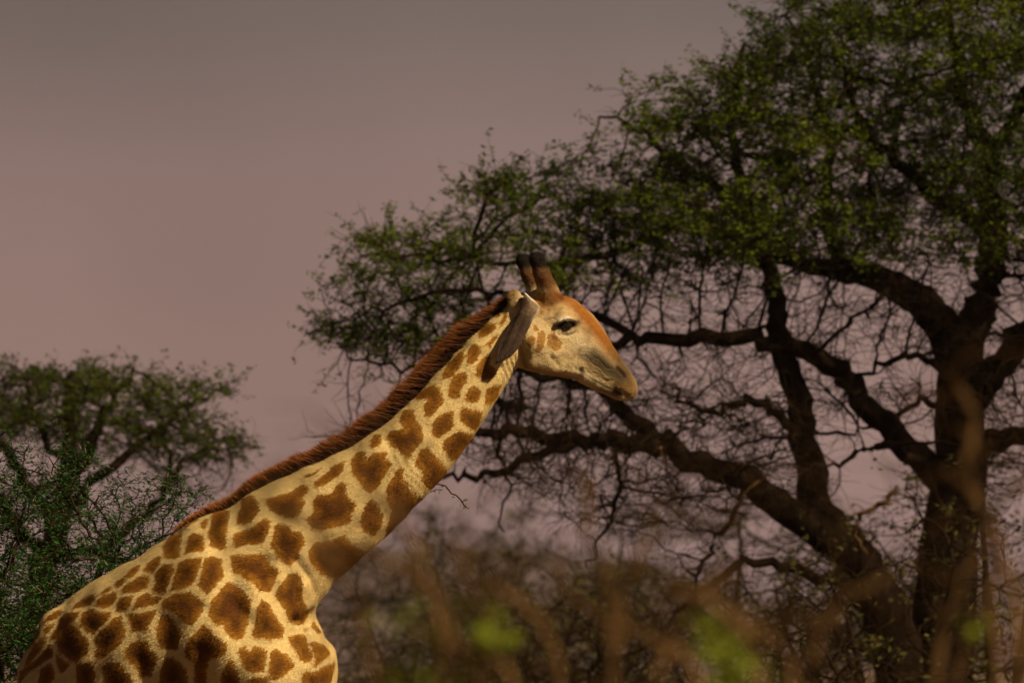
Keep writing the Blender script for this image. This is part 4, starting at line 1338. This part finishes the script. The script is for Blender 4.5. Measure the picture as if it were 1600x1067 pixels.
def ear(side):
    cl = [(828, 466, .112), (823, 480, .122), (813, 502, .130), (800, 530, .130), (789, 550, .122), (777, 566, .108)]
    cl = np.array([H(a, b_, l * side) for a, b_, l in cl])
    cl = spline(cl, 8)
    nU, nV = len(cl), 25
    V = np.zeros((nU, nV, 3))
    R = np.zeros((nU, nV))
    T = np.zeros((nU, nV))
    for i in range(nU):
        u = i / (nU - 1)
        width = np.interp(u, [0, .06, .18, .32, .5, .68, .84, .95, 1], [.195, .19, .165, .110, .092, .090, .064, .028, .003])
        span = math.radians(np.interp(u, [0, .10, .25, .45, 1], [285, 255, 190, 95, 60]))
        rad_ = width / span
        t = cl[min(i + 1, nU - 1)] - cl[max(i - 1, 0)]
        t /= np.linalg.norm(t)
        k_ = np.interp(u, [0, .3, .5], [0, .6, 1])
        back = (hlat * side * .30 + np.array([-.90, 0, -.20])) * (1 - k_) + (hlat * side * .72 + np.array([-.62, 0, -.30])) * k_
        back -= t * (back @ t)
        back /= np.linalg.norm(back)
        side_ = np.cross(t, back)
        for j in range(nV):
            w_ = j / (nV - 1) - .5
            a = w_ * span
            V[i, j] = cl[i] + rad_ * (back * (math.cos(a) - math.cos(span * .25)) + side_ * math.sin(a))
            V[i, j] += back * (.0015 * math.sin(w_ * 15) * math.sin(math.pi * u) + .006 * (abs(w_) * 2) ** 3 * np.interp(u, [.3, .7], [0, 1]))
            q_ = V[i, j] - cl[i]
            V[i, j] += t * (q_ @ (hlat * side * .6 + np.array([.80, 0, 0]))) * 0.55 * (1 - u) ** 5
            edge = max(abs(w_) * 2 - .86, 0) / .14
            R[i, j] = edge * np.interp(u, [0, .22, .40], [1, .8, .0]) + np.interp(u, [0, .025, .05], [1, .6, 0])
            T[i, j] = np.interp(u, [0, .16, .36], [1, .8, 0])
    o = mesh_from('ear', V.reshape(-1, 3), grid_faces(nU, nV), m_ear, giraffe)
    fattr(o, 'rim', np.clip(R.ravel(), 0, 1))
    fattr(o, 'tan', np.clip(T.ravel(), 0, 1))
    so = o.modifiers.new('thickness', 'SOLIDIFY')
    so.thickness = 0.005
    so.offset = 0
    # ear hair
    nh = 5000
    iu, jv = grg.integers(0, nU - 1, nh), grg.integers(0, nV - 1, nh)
    fa, fb = grg.uniform(0, 1, (nh, 1)), grg.uniform(0, 1, (nh, 1))
    p = V[iu, jv] * (1 - fa) + V[iu + 1, jv] * fa + (V[iu, jv + 1] - V[iu, jv]) * fb
    du = V[iu + 1, jv] - V[iu, jv]
    du /= np.linalg.norm(du, axis=1)[:, None] + 1e-9
    dv = V[iu, jv + 1] - V[iu, jv]
    dv /= np.linalg.norm(dv, axis=1)[:, None] + 1e-9
    nn = np.cross(du, dv)
    sg = np.sign((nn * (V[iu, jv] - V[iu].mean(1))).sum(1))[:, None]
    dd = du + grg.normal(0, .3, (nh, 3)) + nn * sg * .35
    e = p + dd * (.011 * grg.uniform(.5, 1.3, nh))[:, None]
    hv_ = np.stack([p - dv * .0009, p + dv * .0009, e], 1).reshape(-1, 3)
    hh = mesh_from('ear_hair', hv_, np.arange(nh * 3).reshape(-1, 3), m_ear, o, smooth=False)
    hh['kind'] = 'stuff'
    fattr(hh, 'rim', np.repeat(np.clip(R[iu, jv], 0, 1), 3))
    fattr(hh, 'tan', np.repeat(np.clip(T[iu, jv], 0, 1), 3))
    return o


ear(1)
ear(-1)

# ---- mane
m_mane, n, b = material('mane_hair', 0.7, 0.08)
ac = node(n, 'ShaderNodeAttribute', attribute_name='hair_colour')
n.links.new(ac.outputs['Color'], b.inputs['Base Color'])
mb_ = spline(np.array([(792, 470), (775, 487), (726, 540), (672, 598), (613, 657), (555, 702), (483, 738), (420, 758), (388, 766), (352, 783), (321, 801), (285, 832), (262, 856)], float), 10)
seglen = np.r_[0, np.cumsum(np.linalg.norm(np.diff(mb_, axis=0), axis=1))]
NB = 30000
u = grg.uniform(0, 1, NB)
bx_ = np.interp(u * seglen[-1], seglen, mb_[:, 0])
by_ = np.interp(u * seglen[-1], seglen, mb_[:, 1])
yb = np.interp(bx_, [260, 321, 388, 470, 541, 604, 656, 750, 800], [.15, .05, -.05, -.13, -.17, -.19, -.20, -.21, -.205])
from mathutils.kdtree import KDTree
sel_ = np.where((GV[:, 2] > 2.7) & (gp[:, 0] < 810))[0]
kd = KDTree(len(sel_))
for q_, i_ in enumerate(sel_):
    kd.insert(GV[i_], q_)
kd.balance()
us = np.linspace(0, 1, 120)
sxp = np.interp(us * seglen[-1], seglen, mb_[:, 0])
syp = np.interp(us * seglen[-1], seglen, mb_[:, 1])
syy = np.interp(sxp, [260, 321, 388, 470, 541, 604, 656, 750, 800], [.15, .05, -.05, -.13, -.17, -.19, -.20, -.21, -.205])
snap = np.array([kd.find(PX(a, b_ - 6, GD + y_))[0] for a, b_, y_ in zip(sxp, syp, syy)])
for _ in range(4):
    snap[1:-1] = (snap[:-2] + snap[1:-1] * 2 + snap[2:]) / 4
root_p = np.stack([(bx_ - 800) / F, np.ones(NB), TILT + (533 - by_) / F], 1) * (GD + yb)[:, None] + [0, 0, CAMZ]
root_p = np.stack([np.interp(u, us, snap[:, c_]) for c_ in range(3)], 1)
root_p[:, 1] += grg.normal(0, .013, NB)
hd_ = np.interp(u, [0, .06, .35, .6, .8, 1], [-172, -170, -163, -146, -128, -128])         # degrees in the picture plane
hd_ = np.radians(hd_ + grg.normal(0, 9, NB) + 2.0 * np.sin(u * 237 + 3 * np.sin(u * 31)) + 2 * np.sin(u * 83))
dirs = np.stack([np.cos(hd_), grg.normal(0, .10, NB), -np.sin(hd_)], 1)
ln_ = np.interp(u, [0, .04, .12, .4, .6, .75, .85, .95, 1], [.03, .070, .098, .100, .082, .068, .055, .045, .012]) * np.clip(grg.normal(.92, .13, NB), .5, 1.35) * (1 + .03 * np.sin(u * 170 + 4 * np.sin(u * 23)) + .04 * np.sin(u * 61 + 1))
root_p -= dirs * .012
wv = np.stack([np.sin(hd_), grg.normal(0, .8, NB), np.cos(hd_)], 1) * (.0011 * grg.uniform(.6, 1.3, NB))[:, None]
curl = np.stack([-np.ones(NB) * .3, grg.normal(0, .3, NB), -np.ones(NB) * .55], 1) * (ln_ * .12)[:, None]
p0, p1, p2 = root_p, root_p + dirs * (ln_ * .55)[:, None] + curl * .3, root_p + dirs * ln_[:, None] + curl
MV = np.stack([p0 - wv, p0 + wv, p1 - wv * .8, p1 + wv * .8, p2 - wv * .15, p2 + wv * .15], 1).reshape(-1, 3)
ii = np.arange(NB) * 6
MF = np.concatenate([np.stack([ii, ii + 1, ii + 3, ii + 2], 1), np.stack([ii + 2, ii + 3, ii + 5, ii + 4], 1)])
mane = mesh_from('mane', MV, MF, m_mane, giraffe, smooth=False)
mane['kind'] = 'stuff'
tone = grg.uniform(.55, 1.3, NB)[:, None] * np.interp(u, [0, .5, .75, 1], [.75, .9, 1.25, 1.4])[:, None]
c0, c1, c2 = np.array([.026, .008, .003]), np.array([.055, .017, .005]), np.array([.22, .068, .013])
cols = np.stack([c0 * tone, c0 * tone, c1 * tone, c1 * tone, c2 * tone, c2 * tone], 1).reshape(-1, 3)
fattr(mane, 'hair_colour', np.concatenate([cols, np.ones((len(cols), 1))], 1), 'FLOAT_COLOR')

# ---- tail
tl = spline(np.array([np.append(G(66, 1030, .60), .035), np.append(G(50, 1110, .66), .028), np.append(G(54, 1280, .67), .018), np.append(G(58, 1420, .66), .012)]), 6)
v, f = tubes(tl[:, :3], tl[:, 3], [list(range(len(tl)))], 8)
tail = mesh_from('tail', v, f, m_coat, giraffe)
fattr(tail, 'zone_amount', np.zeros(len(v)))
fattr(tail, 'patch', np.full(len(v), .03))
fattr(tail, 'patch_strength', np.full(len(v), .4))
v, f, _ = twiglets(np.repeat(tl[-1:, :3], 160, 0), np.tile([0, 0, -1.0], (160, 1)), 1, .6, .003, grg, .08, -.9)
o = mesh_from('tail_tuft', v, f, m_lash, tail)
o['kind'] = 'stuff'

# ---- short fur over the parts of the coat that show
tri = np.concatenate([GF[:, [0, 1, 2]], GF[:, [0, 2, 3]]])
A3, B3, C3 = GV[tri[:, 0]], GV[tri[:, 1]], GV[tri[:, 2]]
ar = np.linalg.norm(np.cross(B3 - A3, C3 - A3), axis=1)
ar[A3[:, 2] < 1.95] = 0
NF = 340000
pick = np.searchsorted(np.cumsum(ar) / ar.sum(), grg.uniform(0, 1, NF))
w1, w2 = grg.uniform(0, 1, NF), grg.uniform(0, 1, NF)
fl = w1 + w2 > 1
w1[fl], w2[fl] = 1 - w1[fl], 1 - w2[fl]
bw = np.stack([1 - w1 - w2, w1, w2], 1)
ti = tri[pick]
rp = (GV[ti] * bw[:, :, None]).sum(1)
rn = (GN[ti] * bw[:, :, None]).sum(1)
rn /= np.linalg.norm(rn, axis=1)[:, None]
flow = np.tile([-.62, 0.0, -.78], (NF, 1)) + grg.normal(0, .22, (NF, 3))
flow[:, 2] = np.where(to_px(rp)[:, 1] < 452, .9, flow[:, 2])
flow -= rn * (flow * rn).sum(1)[:, None]
flow /= np.linalg.norm(flow, axis=1)[:, None] + 1e-9
wd_ = np.cross(rn, flow)
hp = to_px(rp)
ossf = (hp[:, 1] < 452) & (hp[:, 0] > 800)
hl = np.where((hp[:, 0] > 810) & (hp[:, 1] < 640), .007, .016) * grg.uniform(.6, 1.3, NF)
hl = np.where(ossf, .016 * grg.uniform(.5, 1.4, NF), hl)
tipv = rp + flow * hl[:, None] + rn * (hl * grg.uniform(.12, .38, NF))[:, None]
hw = (.0011 * grg.uniform(.7, 1.3, NF))[:, None]
FV = np.stack([rp - wd_ * hw - rn * .001, rp + wd_ * hw - rn * .001, tipv], 1).reshape(-1, 3)
fur = mesh_from('fur', FV, np.arange(NF * 3).reshape(-1, 3), m_coat, body, smooth=False)
fur['kind'] = 'stuff'
fattr(fur, 'patch', np.repeat((sdv[ti] * bw).sum(1), 3))
zz = (zone[ti] * bw[:, :, None]).sum(1)
fattr(fur, 'zone', np.repeat(np.concatenate([zz[:, :3], np.ones((NF, 1))], 1), 3, axis=0), 'FLOAT_COLOR')
fattr(fur, 'zone_amount', np.repeat(zz[:, 3], 3))
fattr(fur, 'patch_strength', np.repeat((pstr[ti] * bw).sum(1), 3))

# ------------------------------------------------------------------ dusty air
m_haze = bpy.data.materials.new('dusty_air')
m_haze.use_nodes = True
n = m_haze.node_tree
n.nodes.remove(n.nodes['Principled BSDF'])
pv = n.nodes.new('ShaderNodeVolumePrincipled')
pv.inputs['Color'].default_value = (0.90, 0.72, 0.70, 1)
pv.inputs['Density'].default_value = 0.00007
pv.inputs['Anisotropy'].default_value = 0.2
n.links.new(pv.outputs[0], n.nodes['Material Output'].inputs['Volume'])
x0, x1, y0, y1, z0, z1 = -1500, 1500, -30, 1900, -3, 45
hv = np.array([[x, y, z] for x in (x0, x1) for y in (y0, y1) for z in (z0, z1)], float)
hf = np.array([[0, 1, 3, 2], [4, 6, 7, 5], [0, 4, 5, 1], [2, 3, 7, 6], [0, 2, 6, 4], [1, 5, 7, 3]])
hz = mesh_from('haze', hv, hf, m_haze, smooth=False)
hz['kind'] = 'stuff'
tag(hz, 'thin dusty air lying over the whole plain', 'haze')
